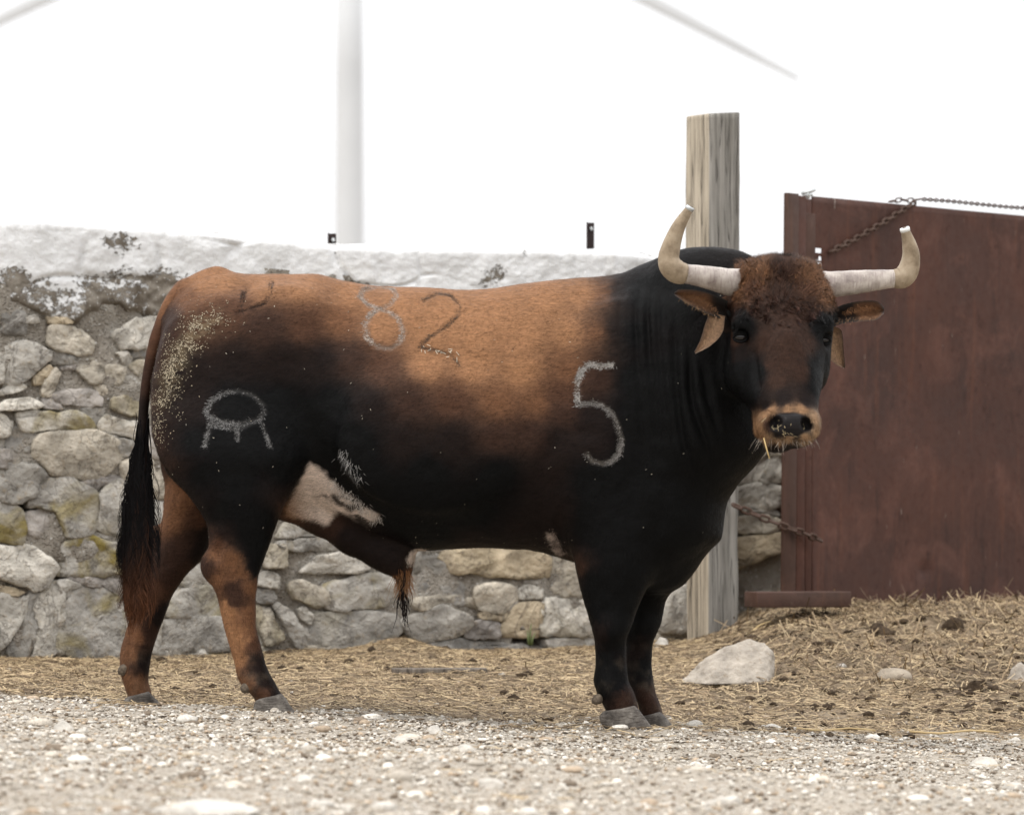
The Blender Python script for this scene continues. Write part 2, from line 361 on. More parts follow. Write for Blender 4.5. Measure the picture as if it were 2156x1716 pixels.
box_q = [(kk + 0, kk + 1, kk + 3, kk + 2), (kk + 4, kk + 6, kk + 7, kk + 5), (kk + 1, kk + 5, kk + 7, kk + 3), (kk + 2, kk + 3, kk + 7, kk + 6)]
obj('mortar', mesh_np('mortar', Vc, [Qc, box_q]), M_MORTAR, stone_wall)
# limewashed coping
prof_n = 110; lu = np.arange(U0, U1 + .03, .0085)
_pl = []   # profile: arclength s from the lower front edge over the round top to the back
Lu, Sv = np.meshgrid(lu, np.linspace(0, 1, prof_n), indexing='ij')
lowrow = np.array([wall_uz(x, y) for x, y in [(-200, 660), (0, 648), (60, 672), (130, 692), (190, 652), (250, 648), (300, 680), (345, 678), (420, 660), (800, 650), (1200, 640), (1500, 650)]])
P1 = np.stack([Lu.ravel(), Lu.ravel() * 0, Lu.ravel() * 0], 1)
zl = np.interp(Lu, lowrow[:, 0], lowrow[:, 1]) + ((fbm(P1, 6, 4, 41) - .5) * .09 + (fbm(P1, 30, 2, 43) - .5) * .03).reshape(Lu.shape)
zt = wtop(Lu); rr_ = .055
front = Sv < .62
fz = zl + (zt - rr_ - zl) * np.clip(Sv / .62, 0, 1)
ang = np.clip((Sv - .62) / .33, 0, 1) * np.pi
lipd = .034
Dp = np.where(front, lipd, -WTH / 2 + (WTH / 2 + lipd) * np.cos(ang)); Zp = np.where(front, fz, zt - rr_ + rr_ * np.sin(ang) ** .6)
Zp = np.where(Sv > .95, Zp - (Sv - .95) / .05 * .3, Zp); Dp = np.where(Sv > .95, -WTH - .01, Dp)
PP = np.stack([Lu.ravel(), Zp.ravel(), Dp.ravel() * .6], 1)
# blockwork showing through the paint: cells with sunken joints
def cells(Pu, sx, sz, seed):
    q = np.stack([Pu[:, 0] / sx, Pu[:, 1] / sz], 1); q = q + np.stack([fbm(Pu, 5, 2, seed) - .5, fbm(Pu, 5, 2, seed + 3) - .5], 1) * .7
    b = np.floor(q).astype(np.int64); d1 = np.full(len(q), 9.); d2 = np.full(len(q), 9.); idv = np.zeros(len(q))
    for ox in (-1, 0, 1):
        for oy in (-1, 0, 1):
            cx_ = b[:, 0] + ox; cy_ = b[:, 1] + oy; z0 = cx_ * 0
            fx = cx_ + .15 + .7 * _hash(cx_, cy_, z0, seed); fy = cy_ + .15 + .7 * _hash(cx_, cy_, z0 + 1, seed)
            d = np.hypot(q[:, 0] - fx, q[:, 1] - fy); h = _hash(cx_, cy_, z0 + 2, seed)
            c1 = d < d1; d2 = np.where(c1, d1, np.minimum(d2, d)); idv = np.where(c1, h, idv); d1 = np.where(c1, d, d1)
    return d2 - d1, idv
ce, cid = cells(PP, .30, .17, 5)
joint = np.exp(-(ce / .09) ** 2)
facing = sstep(.95, .55, Sv.ravel())
rel = (fbm(PP, 3.0, 3, 60) - .5) * .036 + (fbm(PP, 14, 4, 61) - .5) * .022 + (fbm(PP, 60, 2, 62) - .5) * .005 - joint * .012 * sstep(.42, .6, fbm(PP, 2.6, 3, 66)) * facing + (cid - .5) * .007 * facing
edge = np.exp(-(Sv.ravel() / .03) ** 2); rel = rel - edge * .03
# outward direction of the profile
no_d = np.where(front, 1.0, np.cos(ang)); no_z = np.where(front, 0.0, np.sin(ang)); no_d = np.where(Sv > .95, -1, no_d)
DpR = Dp + no_d * rel.reshape(Dp.shape); ZpR = Zp + no_z * rel.reshape(Dp.shape)
Vl = wall_p(Lu, ZpR, DpR).reshape(-1, 3); n1_, n2_ = Lu.shape
_i = (np.arange(n1_ - 1)[:, None] * n2_ + np.arange(n2_ - 1)[None, :]).ravel(); Ql = np.stack([_i, _i + n2_, _i + n2_ + 1, _i + 1], 1)
lm = mesh_np('limewash', Vl, Ql)
leftness = sstep(1.7, .6, Lu.ravel())
hrel = (zt - Zp).ravel()
wear = .20 + .36 * sstep(.10, .32, hrel) * leftness + (fbm(PP * np.array([1, 1.3, 1]), 4.2, 4, 70) - .5) * .95 + joint * .16 * sstep(.42, .6, fbm(PP, 2.6, 3, 66)) + edge * .25
def _pt(px, py, rx, ry, amt):
    u_, z_ = wall_uz(px, py); return amt * np.exp(-((Lu.ravel() - u_) / rx) ** 2 - ((Zp.ravel() - z_) / ry) ** 2)
wear = wear + _pt(235, 512, .13, .045, .45) + _pt(350, 590, .06, .10, .3) + _pt(1022, 580, .07, .07, .6) + _pt(1310, 555, .12, .04, .35) + _pt(30, 570, .06, .06, .3) + _pt(720, 605, .09, .03, .4) - _pt(100, 525, .25, .06, .35)
wear = wear + .20 * sstep(.05, .0, np.abs(hrel)) * sstep(.35, .6, fbm(PP, 9, 3, 93)) - .08 * sstep(.30, .12, hrel) * sstep(.05, .09, hrel)
aw = lm.attributes.new('wear', 'FLOAT', 'POINT'); aw.data.foreach_set('value', np.clip(wear, 0, 1).astype(np.float32))
obj('limewash', lm, M_LIME, stone_wall)
# the stones, each its own
def cr(ox, oy, s, pts): return [((ox + x / s) * .84219, (oy + y / s) * .84219) for x, y in pts]
GB, GG, GD, GL, GT, GP = (.40, .36, .295), (.335, .315, .28), (.235, .222, .20), (.47, .44, .385), (.41, .34, .24), (.30, .275, .25)
K1, K2, K3, KA, K6 = (0, 740, 3.73), (0, 1180, 3.431), (380, 1300, 5.048), (600, 1240, 2.3956), (1660, 1120, 3.3)
STONES = [(K1, GB, 0, 3, [(450, 290), (640, 295), (760, 340), (850, 430), (830, 530), (720, 550), (610, 525), (440, 470)]), (K1, GG, 0, 3, [(20, 490), (170, 440), (340, 470), (430, 530), (430, 600), (360, 660), (280, 740), (120, 830), (20, 840), (0, 700)]),
    (K1, GL, 0, 4, [(1060, 350), (1280, 220), (1480, 200), (1500, 470), (1130, 490), (1090, 430)]), (K1, GB, 0, 2, [(800, 560), (900, 545), (975, 580), (975, 630), (880, 625), (805, 600)]),
    (K1, GB, 0, 3, [(690, 690), (820, 610), (950, 645), (950, 720), (925, 800), (840, 830), (770, 770)]), (K1, GB, .2, 3, [(965, 650), (1150, 660), (1150, 720), (1100, 830), (940, 820), (965, 730)]), (K1, GB, .2, 3, [(1180, 650), (1270, 600), (1400, 610), (1400, 780), (1260, 740)]),
    (K1, GL, 0, 2, [(1050, 540), (1170, 520), (1210, 580), (1190, 660), (1130, 650), (1100, 580)]), (K1, GD, 0, 1, [(440, 510), (540, 490), (640, 560), (790, 565), (785, 620), (600, 640), (480, 640)]),
    (K1, GB, 0, 3, [(490, 680), (540, 730), (470, 930), (400, 940), (375, 880), (400, 800)]), (K1, GP, 0, 4, [(500, 910), (640, 880), (800, 870), (870, 890), (910, 960), (900, 1030), (760, 1030), (560, 1010), (490, 960)]),
    (K1, GL, 0, 4, [(-60, 1030), (90, 965), (280, 955), (370, 1020), (330, 1050), (60, 1070), (-60, 1075)]), (K1, GL, .8, 4, [(180, 1090), (260, 1075), (480, 1100), (640, 1070), (740, 1110), (840, 1220), (800, 1245), (520, 1240), (330, 1250), (220, 1265), (195, 1180)]),
    (K1, GL, .2, 3, [(905, 1215), (960, 1120), (1140, 1165), (1340, 1180), (1330, 1350), (1100, 1290), (930, 1250)]), (K1, GB, 0, 5, [(340, 1320), (560, 1290), (780, 1270), (930, 1290), (1030, 1340), (1090, 1430), (1090, 1520), (1000, 1600), (900, 1690), (830, 1705), (660, 1680), (450, 1630), (410, 1540), (320, 1500)]),
    (K1, GL, .2, 3, [(-120, 1080), (-10, 1090), (90, 1180), (60, 1300), (-120, 1330)]), (K1, GD, 0, 1, [(90, 1260), (160, 1200), (310, 1310), (305, 1400), (220, 1460), (60, 1440), (50, 1340)]), (K1, GG, 0, 2, [(745, 1050), (940, 1055), (950, 1150), (890, 1230), (800, 1170), (750, 1110)]),
    (K1, GB, .3, 3, [(1030, 960), (1150, 930), (1330, 950), (1330, 1110), (1180, 1120), (1020, 1060)]), (K1, GL, .3, 3, [(-60, 920), (30, 850), (180, 820), (225, 860), (100, 910), (-60, 940)]), (K1, GG, 0, 2, [(1115, 715), (1190, 695), (1290, 800), (1150, 840), (1115, 800)]),
    (K1, GG, 0, 2, [(1040, 1320), (1330, 1370), (1330, 1450), (1120, 1500), (1095, 1430)]), (K1, GB, 0, 3, [(1110, 1560), (1250, 1510), (1400, 1530), (1400, 1700), (1150, 1720)]), (K1, GP, .2, 2, [(-60, 1430), (100, 1440), (190, 1530), (100, 1600), (-60, 1600)]),
    (K1, GB, 0, 1, [(500, 1250), (780, 1250), (860, 1265), (560, 1285)]), (K1, GP, 0, 1, [(560, 660), (690, 640), (680, 690), (560, 700)]), (K1, GT, 0, 1, [(300, 760), (440, 640), (480, 690), (380, 820), (310, 830)]), (K1, GD, 0, 1, [(1220, 500), (1480, 490), (1480, 590), (1230, 590)]),
    (K1, GG, 0, 2, [(200, 200), (330, 180), (360, 255), (220, 265)]), (K1, GT, 0, 2, [(430, 190), (660, 210), (655, 262), (450, 265)]), (K1, GP, 0, 2, [(390, 960), (470, 950), (540, 1020), (560, 1060), (390, 1050)]), (K1, GB, 0, 1, [(850, 830), (1000, 840), (980, 930), (910, 930)]), (K1, GG, 0, 1, [(920, 1260), (1090, 1310), (1000, 1320), (930, 1290)]),
    (K2, GG, 0, 5, [(-100, -60), (200, -60), (330, 0), (380, 60), (280, 110), (270, 200), (110, 265), (-100, 210)]), (K2, GG, .7, 4, [(235, 320), (300, 100), (520, 60), (680, 110), (800, 200), (850, 300), (800, 480), (690, 515), (540, 545), (510, 430), (440, 310)]),
    (K2, GG, .3, 4, [(850, 200), (920, 110), (1010, 85), (1110, 130), (1150, 350), (1100, 530), (1010, 525), (880, 505), (820, 470), (860, 320)]), (K2, GG, .9, 4, [(-80, 245), (100, 290), (170, 350), (200, 450), (185, 610), (60, 590), (-80, 570)]),
    (K2, GL, 0, 5, [(-100, 640), (120, 650), (240, 640), (460, 790), (430, 870), (340, 995), (240, 1000), (100, 930), (-100, 880)]), (K2, GG, 1., 4, [(545, 630), (650, 580), (800, 560), (890, 620), (1060, 600), (1130, 820), (880, 880), (740, 890), (560, 885), (440, 860), (520, 780)]),
    (K2, GT, .2, 2, [(300, 600), (380, 575), (490, 620), (450, 660), (360, 670)]), (K2, GL, 0, 3, [(-80, 1080), (200, 1070), (190, 1180), (150, 1300), (80, 1400), (0, 1510), (-80, 1520)]), (K2, GG, 0, 2, [(215, 1070), (310, 1040), (290, 1200), (280, 1430), (240, 1560), (80, 1560), (50, 1490), (170, 1310), (205, 1180)]),
    (K2, GL, .1, 4, [(330, 1050), (450, 960), (510, 1060), (525, 1180), (505, 1330), (440, 1540), (330, 1600), (250, 1600), (300, 1430), (300, 1180)]), (K2, GG, .8, 4, [(545, 1130), (600, 1010), (850, 990), (960, 1050), (1060, 1150), (1080, 1400), (1060, 1580), (740, 1575), (480, 1560), (505, 1340)]),
    (K2, GG, .1, 3, [(475, 935), (560, 925), (690, 980), (590, 1005), (550, 1110), (525, 1120), (500, 1040)]), (K2, GP, .2, 2, [(560, 905), (900, 905), (1060, 930), (1050, 1100), (900, 985), (720, 975)]), (K2, GT, 0, 1, [(-60, 960), (90, 985), (200, 1030), (120, 1060), (-60, 1060)]),
    (K2, GP, 0, 2, [(660, 90), (820, 60), (1000, 20), (1080, 60), (900, 100), (830, 150), (740, 130)]), (K2, GG, 0, 1, [(780, 500), (860, 500), (960, 540), (900, 580), (800, 540)]), (K2, GP, .1, 1, [(200, 360), (330, 330), (430, 330), (500, 470), (480, 560), (300, 560), (220, 500)]),
    (K3, GG, .4, 3, [(300, 760), (640, 470), (690, 640), (760, 810), (560, 830), (400, 840)]), (K3, GG, .7, 4, [(180, 1060), (320, 900), (520, 840), (760, 860), (850, 1180), (780, 1240), (400, 1220), (160, 1190)]), (K3, GG, 0, 4, [(0, 1600), (120, 1260), (480, 1245), (880, 1250), (980, 1600), (600, 1650), (0, 1680)]),
    (K3, GL, .1, 3, [(1250, 700), (1450, 640), (1560, 690), (1570, 840), (1440, 850), (1250, 810)]), (K3, GD, 0, 1, [(1280, 860), (1500, 880), (1540, 980), (1480, 1060), (1280, 1030)]), (K3, GB, .3, 3, [(1280, 1080), (1470, 1130), (1560, 1340), (1650, 1480), (1560, 1520), (1400, 1560), (1320, 1300)]),
    (K3, GG, .2, 3, [(1560, 1050), (1700, 1120), (1850, 1330), (2060, 1400), (2060, 1540), (1900, 1640), (1780, 1590), (1680, 1350), (1510, 1110)]), (K3, GG, .2, 2, [(1580, 150), (1700, 20), (2000, 10), (2240, 100), (2300, 215), (1900, 205), (1600, 240)]), (K3, GG, .6, 3, [(1560, 270), (1900, 225), (2300, 240), (2330, 380), (1760, 390), (1600, 340)]),
    (KA, GL, 0, 5, [(350, 455), (470, 350), (740, 335), (745, 420), (690, 460), (450, 460)]), (KA, GB, .3, 4, [(280, 540), (340, 500), (500, 570), (510, 640), (440, 665), (320, 610)]), (KA, GG, .9, 4, [(515, 530), (760, 470), (930, 500), (935, 615), (830, 665), (640, 675), (510, 675), (485, 600)]),
    (KA, GG, .2, 3, [(430, 690), (560, 705), (720, 690), (900, 710), (925, 830), (800, 890), (620, 910), (450, 890), (425, 780)]), (KA, GL, 0, 3, [(335, 680), (380, 660), (425, 720), (400, 770), (350, 730)]), (KA, GG, 0, 2, [(1060, 380), (1180, 355), (1270, 470), (1260, 515), (1100, 505), (1050, 440)]),
    (KA, GT, .1, 5, [(1195, 350), (1420, 290), (1700, 300), (1810, 370), (1790, 490), (1560, 480), (1420, 460), (1280, 465)]), (KA, GB, .2, 4, [(1850, 400), (1940, 340), (2100, 400), (2100, 590), (1940, 590), (1850, 560)]), (KA, GB, 0, 4, [(1410, 540), (1540, 520), (1640, 560), (1625, 660), (1560, 700), (1420, 675), (1400, 600)]),
    (KA, GL, 0, 5, [(1655, 560), (1700, 530), (1790, 550), (1780, 610), (1660, 615)]), (KA, GT, 0, 4, [(1570, 755), (1640, 650), (1780, 640), (1778, 840), (1560, 835)]), (KA, GL, .2, 5, [(1795, 640), (1920, 630), (2060, 640), (2180, 800), (2160, 830), (1790, 835)]), (KA, GG, 0, 5, [(960, 740), (1070, 700), (1200, 655), (1330, 720), (1360, 750), (1290, 830), (1090, 870), (1000, 810)]),
    (KA, GB, 0, 3, [(1040, 605), (1190, 595), (1390, 605), (1400, 675), (1190, 640), (1080, 690), (1030, 655)]), (KA, GP, 0, 3, [(1340, 765), (1430, 745), (1550, 765), (1530, 850), (1340, 850)]), (KA, GG, 0, 3, [(1830, 855), (2150, 850), (2150, 930), (1850, 920)]), (KA, GD, 0, 2, [(1080, 520), (1260, 530), (1390, 560), (1385, 585), (1060, 588)]),
    (KA, GT, 0, 2, [(1430, 690), (1560, 715), (1600, 690), (1555, 750), (1430, 735)]), (KA, GG, .2, 2, [(760, 345), (890, 430), (930, 480), (750, 455)]), (KA, GB, 0, 3, [(400, 895), (470, 890), (600, 915), (410, 940)]), (KA, GD, 0, 2, [(1060, 890), (1300, 860), (1500, 880), (1700, 890), (1700, 940), (1060, 950)]), (KA, GG, 0, 2, [(1650, 500), (1820, 500), (1840, 540), (1700, 525)]), (KA, GG, 0, 2, [(1800, 600), (2100, 600), (2120, 630), (1800, 632)]),
    (K6, GL, 0, 9, [(-60, 1380), (30, 1190), (150, 1140), (230, 1200), (245, 1320), (220, 1490), (80, 1510), (-60, 1490)])]
def stone_mesh(uz, prot, seed, back=.11, frame=None):
    P = np.asarray(uz, float); rg = np.random.default_rng(seed)
    Q = np.roll(P, -1, 0); P2 = np.concatenate([np.stack([P * .9 + Q * .1, P * .1 + Q * .9], 1).reshape(-1, 2)])   # clipped corners
    seg = np.linalg.norm(np.roll(P2, -1, 0) - P2, axis=1); s = np.concatenate([[0], np.cumsum(seg)]); n = 26
    t = (np.arange(n) + .5) / n * s[-1]; R = np.stack([np.interp(t, s, np.append(P2[:, i], P2[0, i])) for i in (0, 1)], 1)
    c = R.mean(0); size = np.linalg.norm(R - c, axis=1).mean()
    R = R + rg.normal(0, .03 * size, R.shape); R = c + (R - c) * 1.15
    tilt = rg.normal(0, .055, 2)
    V = []; 
    for sc, dp in [(1.0, -back), (1.01, prot - .014), (1.0, prot - .005), (.97, prot + .0), (.76, prot + .001), (.42, prot + .002)]:
        r = c + (R - c) * sc; V.append(np.stack([r[:, 0], r[:, 1], np.full(n, dp)], 1))
    V = np.concatenate(V + [np.array([[c[0], c[1], prot + .007]])])
    fr = V[:, 2] > 0 - .05
    N3 = np.stack([V[:, 0], V[:, 1], V[:, 0] * 0 + seed], 1)
    V[:, 2] += np.where(fr, (fbm(N3, 15, 4, seed, .65) - .5) * .05 + (V[:, 0] - c[0]) * tilt[0] + (V[:, 1] - c[1]) * tilt[1], 0)
    m = 6; a = np.arange(m - 1)[:, None] * n; j = np.arange(n)[None, :]; j2 = (j + 1) % n
    Qd = np.stack([a + j, a + j2, a + n + j2, a + n + j], -1).reshape(-1, 4); jj = np.arange(n); T = np.stack([(m - 1) * n + jj, (m - 1) * n + (jj + 1) % n, np.full(n, m * n)], 1)
    area = .5 * np.sum(R[:, 0] * np.roll(R[:, 1], -1) - np.roll(R[:, 0], -1) * R[:, 1])
    if area < 0: Qd = Qd[:, ::-1]; T = T[:, ::-1]
    return V, Qd, T, c
def put_stone(uz, col, lich, prot, seed, parent=stone_wall, pf=wall_p, dn=WNRM):
    V, Qd, T, c = stone_mesh(uz, prot, seed)
    W = pf(V[:, 0], V[:, 1], V[:, 2]); o0 = pf(np.array(c[0]), np.array(c[1]), np.array(0.0))
    o = obj('stone', mesh_np('stone', W - o0, [Qd.copy(), T.copy()], smooth=False), M_STONE, parent); o.location = o0
    j = np.random.default_rng(seed + 9).uniform(.8, 1.15); o.color = (*[x * j for x in col], lich)
    return o
mask_pts = []; seed = 100
for K, col, li, pr, pts in STONES:
    uz = [wall_uz(*p) for p in cr(*K, pts)]; put_stone(uz, col, li, .018 + pr * .0042, seed); seed += 1
    mask_pts.append(np.array(uz))
def in_poly(p, poly):
    x, y = p; r = False; n = len(poly)
    for i in range(n):
        x1, y1 = poly[i]; x2, y2 = poly[i - 1]
        if (y1 > y) != (y2 > y) and x < (x2 - x1) * (y - y1) / (y2 - y1) + x1: r = not r
    return r
# filler stones where the bull hides the wall and beyond the frame: clipped cells round random seeds
rg = np.random.default_rng(44); seeds = []; rows_z = np.arange(.02, 1.52, .145)
for z in rows_z:
    u = U0 + rg.uniform(0, .2)
    while u < U1 - .14:
        seeds.append((u, z + rg.uniform(-.03, .03), rg.uniform(.8, 1.25))); u += rg.uniform(.17, .36)
seeds = np.array(seeds)
for i, (u, z, w) in enumerate(seeds):
    if z > wtop(u) - .36: continue
    if any(in_poly((u, z), p) or np.hypot(*(p - np.array([u, z])).T).min() < .035 for p in mask_pts): continue
    lim = min([np.hypot(*(p - np.array([u, z])).T).min() for p in mask_pts] + [.3]); lu_ = min(.3, max(lim * 1.1, .05)); poly = [(u - lu_, z - min(.16, lu_)), (u + lu_, z - min(.16, lu_)), (u + lu_, z + min(.16, lu_)), (u - lu_, z + min(.16, lu_))]
    for k2, (u2, z2, w2) in enumerate(seeds):
        if k2 == i or abs(u2 - u) > .7 or abs(z2 - z) > .4: continue
        nx_, nz_ = (u2 - u), (z2 - z) * 1.9; mu, mz = (u + u2) / 2, (z + z2) / 2; outp = []
        f = lambda p: (p[0] - mu) * nx_ + (p[1] - mz) * nz_
        for a_, b_ in zip(poly, poly[1:] + poly[:1]):
            fa, fb = f(a_), f(b_)
            if fa <= 0: outp.append(a_)
            if fa * fb < 0: t = fa / (fa - fb); outp.append((a_[0] + (b_[0] - a_[0]) * t, a_[1] + (b_[1] - a_[1]) * t))
        poly = outp
        if len(poly) < 3: break
    if len(poly) < 3: continue
    poly = [(u + (a_ - u) * .88, z + (b_ - z) * .86) for a_, b_ in poly]
    put_stone(poly, [GB, GG, GL, GP, GD][rg.integers(5)], rg.choice([0, 0, .3, .6]), .018 + rg.uniform(0, .02), seed); seed += 1
# ================================================================ low broken wall between post and gate
low_wall = bpy.data.objects.new('low_stone_wall', None); COL.objects.link(low_wall)
tag(low_wall, 'low broken stretch of pale stones between the timber post and the gate', 'wall')
LWY = 16.0
def lw_p(u, z, d): u = np.asarray(u, float); z = np.asarray(z, float); d = np.asarray(d, float); return np.stack([u, LWY - d, z], -1)
def lw_uz(px, py): return (px - CX) * LWY / FPX, CZ - (py - HY) * LWY / FPX
LS = [(K6, GL, 0, [(600, 290), (820, 40), (850, 130), (770, 280)]), (K6, GL, 0, [(520, 430), (640, 320), (760, 300), (900, 310), (960, 330), (950, 480), (820, 505), (600, 470)]), (K6, GB, 0, [(480, 600), (620, 560), (780, 540), (950, 600), (900, 690), (520, 700)]),
      (K6, GT, 0, [(480, 770), (720, 735), (950, 705), (960, 850), (750, 930), (480, 1040)]), (K6, GL, 0, [(865, 80), (960, 70), (960, 280), (800, 290), (785, 270)]), (K6, GG, 0, [(640, 510), (900, 500), (950, 560), (760, 545)]),
      (K6, GB, 0, [(480, 300), (580, 270), (500, 420), (400, 420)]), (K6, GG, 0, [(300, 560), (480, 440), (500, 580), (460, 700), (300, 720)]), (K6, GB, 0, [(620, 20), (790, -60), (860, 20), (700, 180), (600, 230)]), (K6, GB, 0, [(860, -70), (1000, -80), (1000, 60), (870, 70)]), (K6, GG, 0, [(300, 760), (460, 740), (460, 1000), (300, 1060)])]
uL, zT = lw_uz(1500, 925); uR, _ = lw_uz(1672, 925)
us = np.linspace(uL, uR, 40); zs_ = np.linspace(0, zT, 50); UU, ZZ = np.meshgrid(us, zs_, indexing='ij'); Pn = np.stack([UU.ravel(), ZZ.ravel(), UU.ravel() * 0], 1)
DD = ((fbm(Pn, 9, 3, 21) - .5) * .05).reshape(UU.shape); n1_, n2_ = UU.shape; _i = (np.arange(n1_ - 1)[:, None] * n2_ + np.arange(n2_ - 1)[None, :]).ravel()
Vc = lw_p(UU, ZZ, DD).reshape(-1, 3); kk = len(Vc); Vc = np.concatenate([Vc, [lw_p(u, z, d) for u in (uL, uR) for z in (0, zT) for d in (-.02, -.4)]])
obj('mortar', mesh_np('mortar', Vc, [np.stack([_i, _i + n2_, _i + n2_ + 1, _i + 1], 1), [(kk + 0, kk + 1, kk + 3, kk + 2), (kk + 4, kk + 6, kk + 7, kk + 5), (kk + 1, kk + 5, kk + 7, kk + 3), (kk + 2, kk + 3, kk + 7, kk + 6)]]), M_MORTAR, low_wall)
for K, col, li, pts in LS:
    put_stone([lw_uz(*p) for p in cr(*K, pts)], col, li, .05, seed, low_wall, lw_p); seed += 1
# ================================================================ timber post
def rough_box(c, hx, hy, z0, z1, rz, nz=60, nr=40, amp=.006, seed=1, top_tilt=0.0, lean=(0, 0), taper=1.0):
    """squared timber with rounded arrises and uneven faces"""
    rings = []; th = np.arange(nr) / nr * 2 * np.pi + .001; cx_, sy_ = superell_(th, 14)
    for q, t in enumerate(np.concatenate([np.linspace(0, 1, nz), [1.0, 1.0]])):
        kx = 1.0 if q < nz else (.93 if q == nz else .5)
        s = (1 + (taper - 1) * (1 - t)) * kx; x, y = cx_ * hx * s, sy_ * hy * s
        z = z0 + (z1 - z0) * t + np.zeros(nr) + (x * top_tilt + (.004 if q >= nz else 0)) * (t > .999)
        P = np.stack([x * 3 + 5, y * 3, z * .7 + 0 * x], 1) + seed * 3.1; d = (fbm(P, 3, 4, seed) - .5) * amp * 4 + (fbm(P * np.array([6, 6, 1]), 4, 2, seed + 5) - .5) * amp * 1.5
        x = x + np.cos(th) * d; y = y + np.sin(th) * d
        ca, sa = math.cos(rz), math.sin(rz)
        rings.append(np.stack([c[0] + x * ca - y * sa + lean[0] * t, c[1] + x * sa + y * ca + lean[1] * t, z], 1))
    return loft(rings)
def superell_(th, n):
    c, s = np.cos(th), np.sin(th); return np.sign(c) * np.abs(c) ** (2 / n), np.sign(s) * np.abs(s) ** (2 / n)
PY = 15.22; pb = at(1499, 1330, PY); ptop = at(1500, 243, PY)
V, Q, T = rough_box((pb[0], PY), .084, .073, -.1, ptop[2], math.radians(38), nz=110, nr=56, amp=.0045, seed=3, top_tilt=.10, lean=(.004, 0), taper=.93)
pm_ = mesh_np('timber_post', V, [Q, T]); th_ = np.arange(56) / 56 * 2 * np.pi + .001; lf_ = (np.abs(np.cos(th_)) > np.abs(np.sin(th_))) & (np.cos(th_) < 0); lf_ = np.append(np.tile(lf_, (len(V) - 2) // 56), [False, False]); set_col(pm_, 'face', np.where(lf_[:, None], np.array([1.14, 1.05, .92]), np.array([.74, .745, .75])))  # left face tinted warm and lighter, others darker: side light put into the colour
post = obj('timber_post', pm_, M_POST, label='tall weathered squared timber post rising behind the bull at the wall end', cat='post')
# ================================================================ steel gate
GYL = 15.2; gl0 = at(1645, 408, GYL); gr0 = at(2156, 455, 16.29); GDIR = np.array([gr0[0] - gl0[0], gr0[1] - gl0[1], 0]); GLEN = np.linalg.norm(GDIR); GDIR /= GLEN; GN = np.array([GDIR[1], -GDIR[0], 0])
GTOP = gl0[2]
def gate_uz(px, py):
    m = GDIR[1] / GDIR[0]; t = (px - CX) / FPX; Y = (gl0[1] - m * gl0[0]) / (1 - m * t); return (t * Y - gl0[0]) * GDIR[0] + (Y - gl0[1]) * GDIR[1], CZ - (py - HY) * Y / FPX
def gp(u, z, d=0.0): u, z, d = np.broadcast_arrays(np.asarray(u, float), np.asarray(z, float), np.asarray(d, float)); return np.array([gl0[0], gl0[1], 0]) + u[..., None] * GDIR + d[..., None] * GN + z[..., None] * np.array([0, 0, 1.])
gate = bpy.data.objects.new('steel_gate', None); COL.objects.link(gate)
tag(gate, 'tall dark rusty brown sheet steel gate at the right edge', 'gate')
def plate(us, zs, skip, th, wav, d0=0.0):
    """sheet with thickness on a grid; skip(uc, zc) cuts cells out; wav(u,z) gives the bulge"""
    UU, ZZ = np.meshgrid(us, zs, indexing='ij'); W = wav(UU, ZZ) + d0; n1_, n2_ = UU.shape
    Vf = gp(UU, ZZ, W).reshape(-1, 3); Vb = gp(UU, ZZ, W - th).reshape(-1, 3); o = len(Vf); F = []; cell = {}
    for i in range(n1_ - 1):
        for j in range(n2_ - 1):
            if not skip((us[i] + us[i + 1]) / 2, (zs[j] + zs[j + 1]) / 2): cell[(i, j)] = 1
    for (i, j) in cell:
        a, b, c, d = i * n2_ + j, (i + 1) * n2_ + j, (i + 1) * n2_ + j + 1, i * n2_ + j + 1
        F.append((a, b, c, d)); F.append((o + d, o + c, o + b, o + a))
        for (di, dj, p, q) in ((-1, 0, d, a), (1, 0, b, c), (0, -1, a, b), (0, 1, c, d)):
            if (i + di, j + dj) not in cell: F.append((q, p, o + p, o + q))
    return np.concatenate([Vf, Vb]), F
h_u0, _ = gate_uz(1714, 520); h_u1, _ = gate_uz(1728, 520)
hz = [gate_uz(1720, y)[1] for y in (523, 533, 540, 549, 553, 559)]
s_u0 = gate_uz(1707, 800)[0]
us = np.unique(np.concatenate([[s_u0, h_u0 - .006, h_u0, (h_u0 + h_u1) / 2, h_u1], np.linspace(h_u1 + .02, GLEN + .55, 60)])); zs_ = np.unique(np.concatenate([np.linspace(.15, GTOP, 70), hz]))
def cut(u, z):
    if h_u0 < u < h_u1:
        for a_, b_ in ((hz[0], hz[1]), (hz[2], hz[3]), (hz[4], hz[5])):
            if b_ < z < a_: return not (a_ == hz[2] and u < (h_u0 + h_u1) / 2 - .003 and z > (a_ + b_) / 2)
    return False
def wav(U, Z):
    P = np.stack([U.ravel(), Z.ravel(), U.ravel() * 0], 1); w = ((fbm(P, 1.3, 2, 7) - .5) * .03).reshape(U.shape)
    corner = np.clip(.30 - (U - s_u0) * 1.6, 0, 1) * np.clip((.62 - Z) / .35, 0, 1); w = w + corner * .035
    du, dz = gate_uz(1950, 1200); w = w - .02 * np.exp(-((U - du) / .03) ** 2 - ((Z - dz) / .02) ** 2)
    return w
V, F = plate(us, zs_, cut, .005, wav)
obj('sheet', mesh_np('sheet', V, [F], smooth=False), M_GATE, gate)
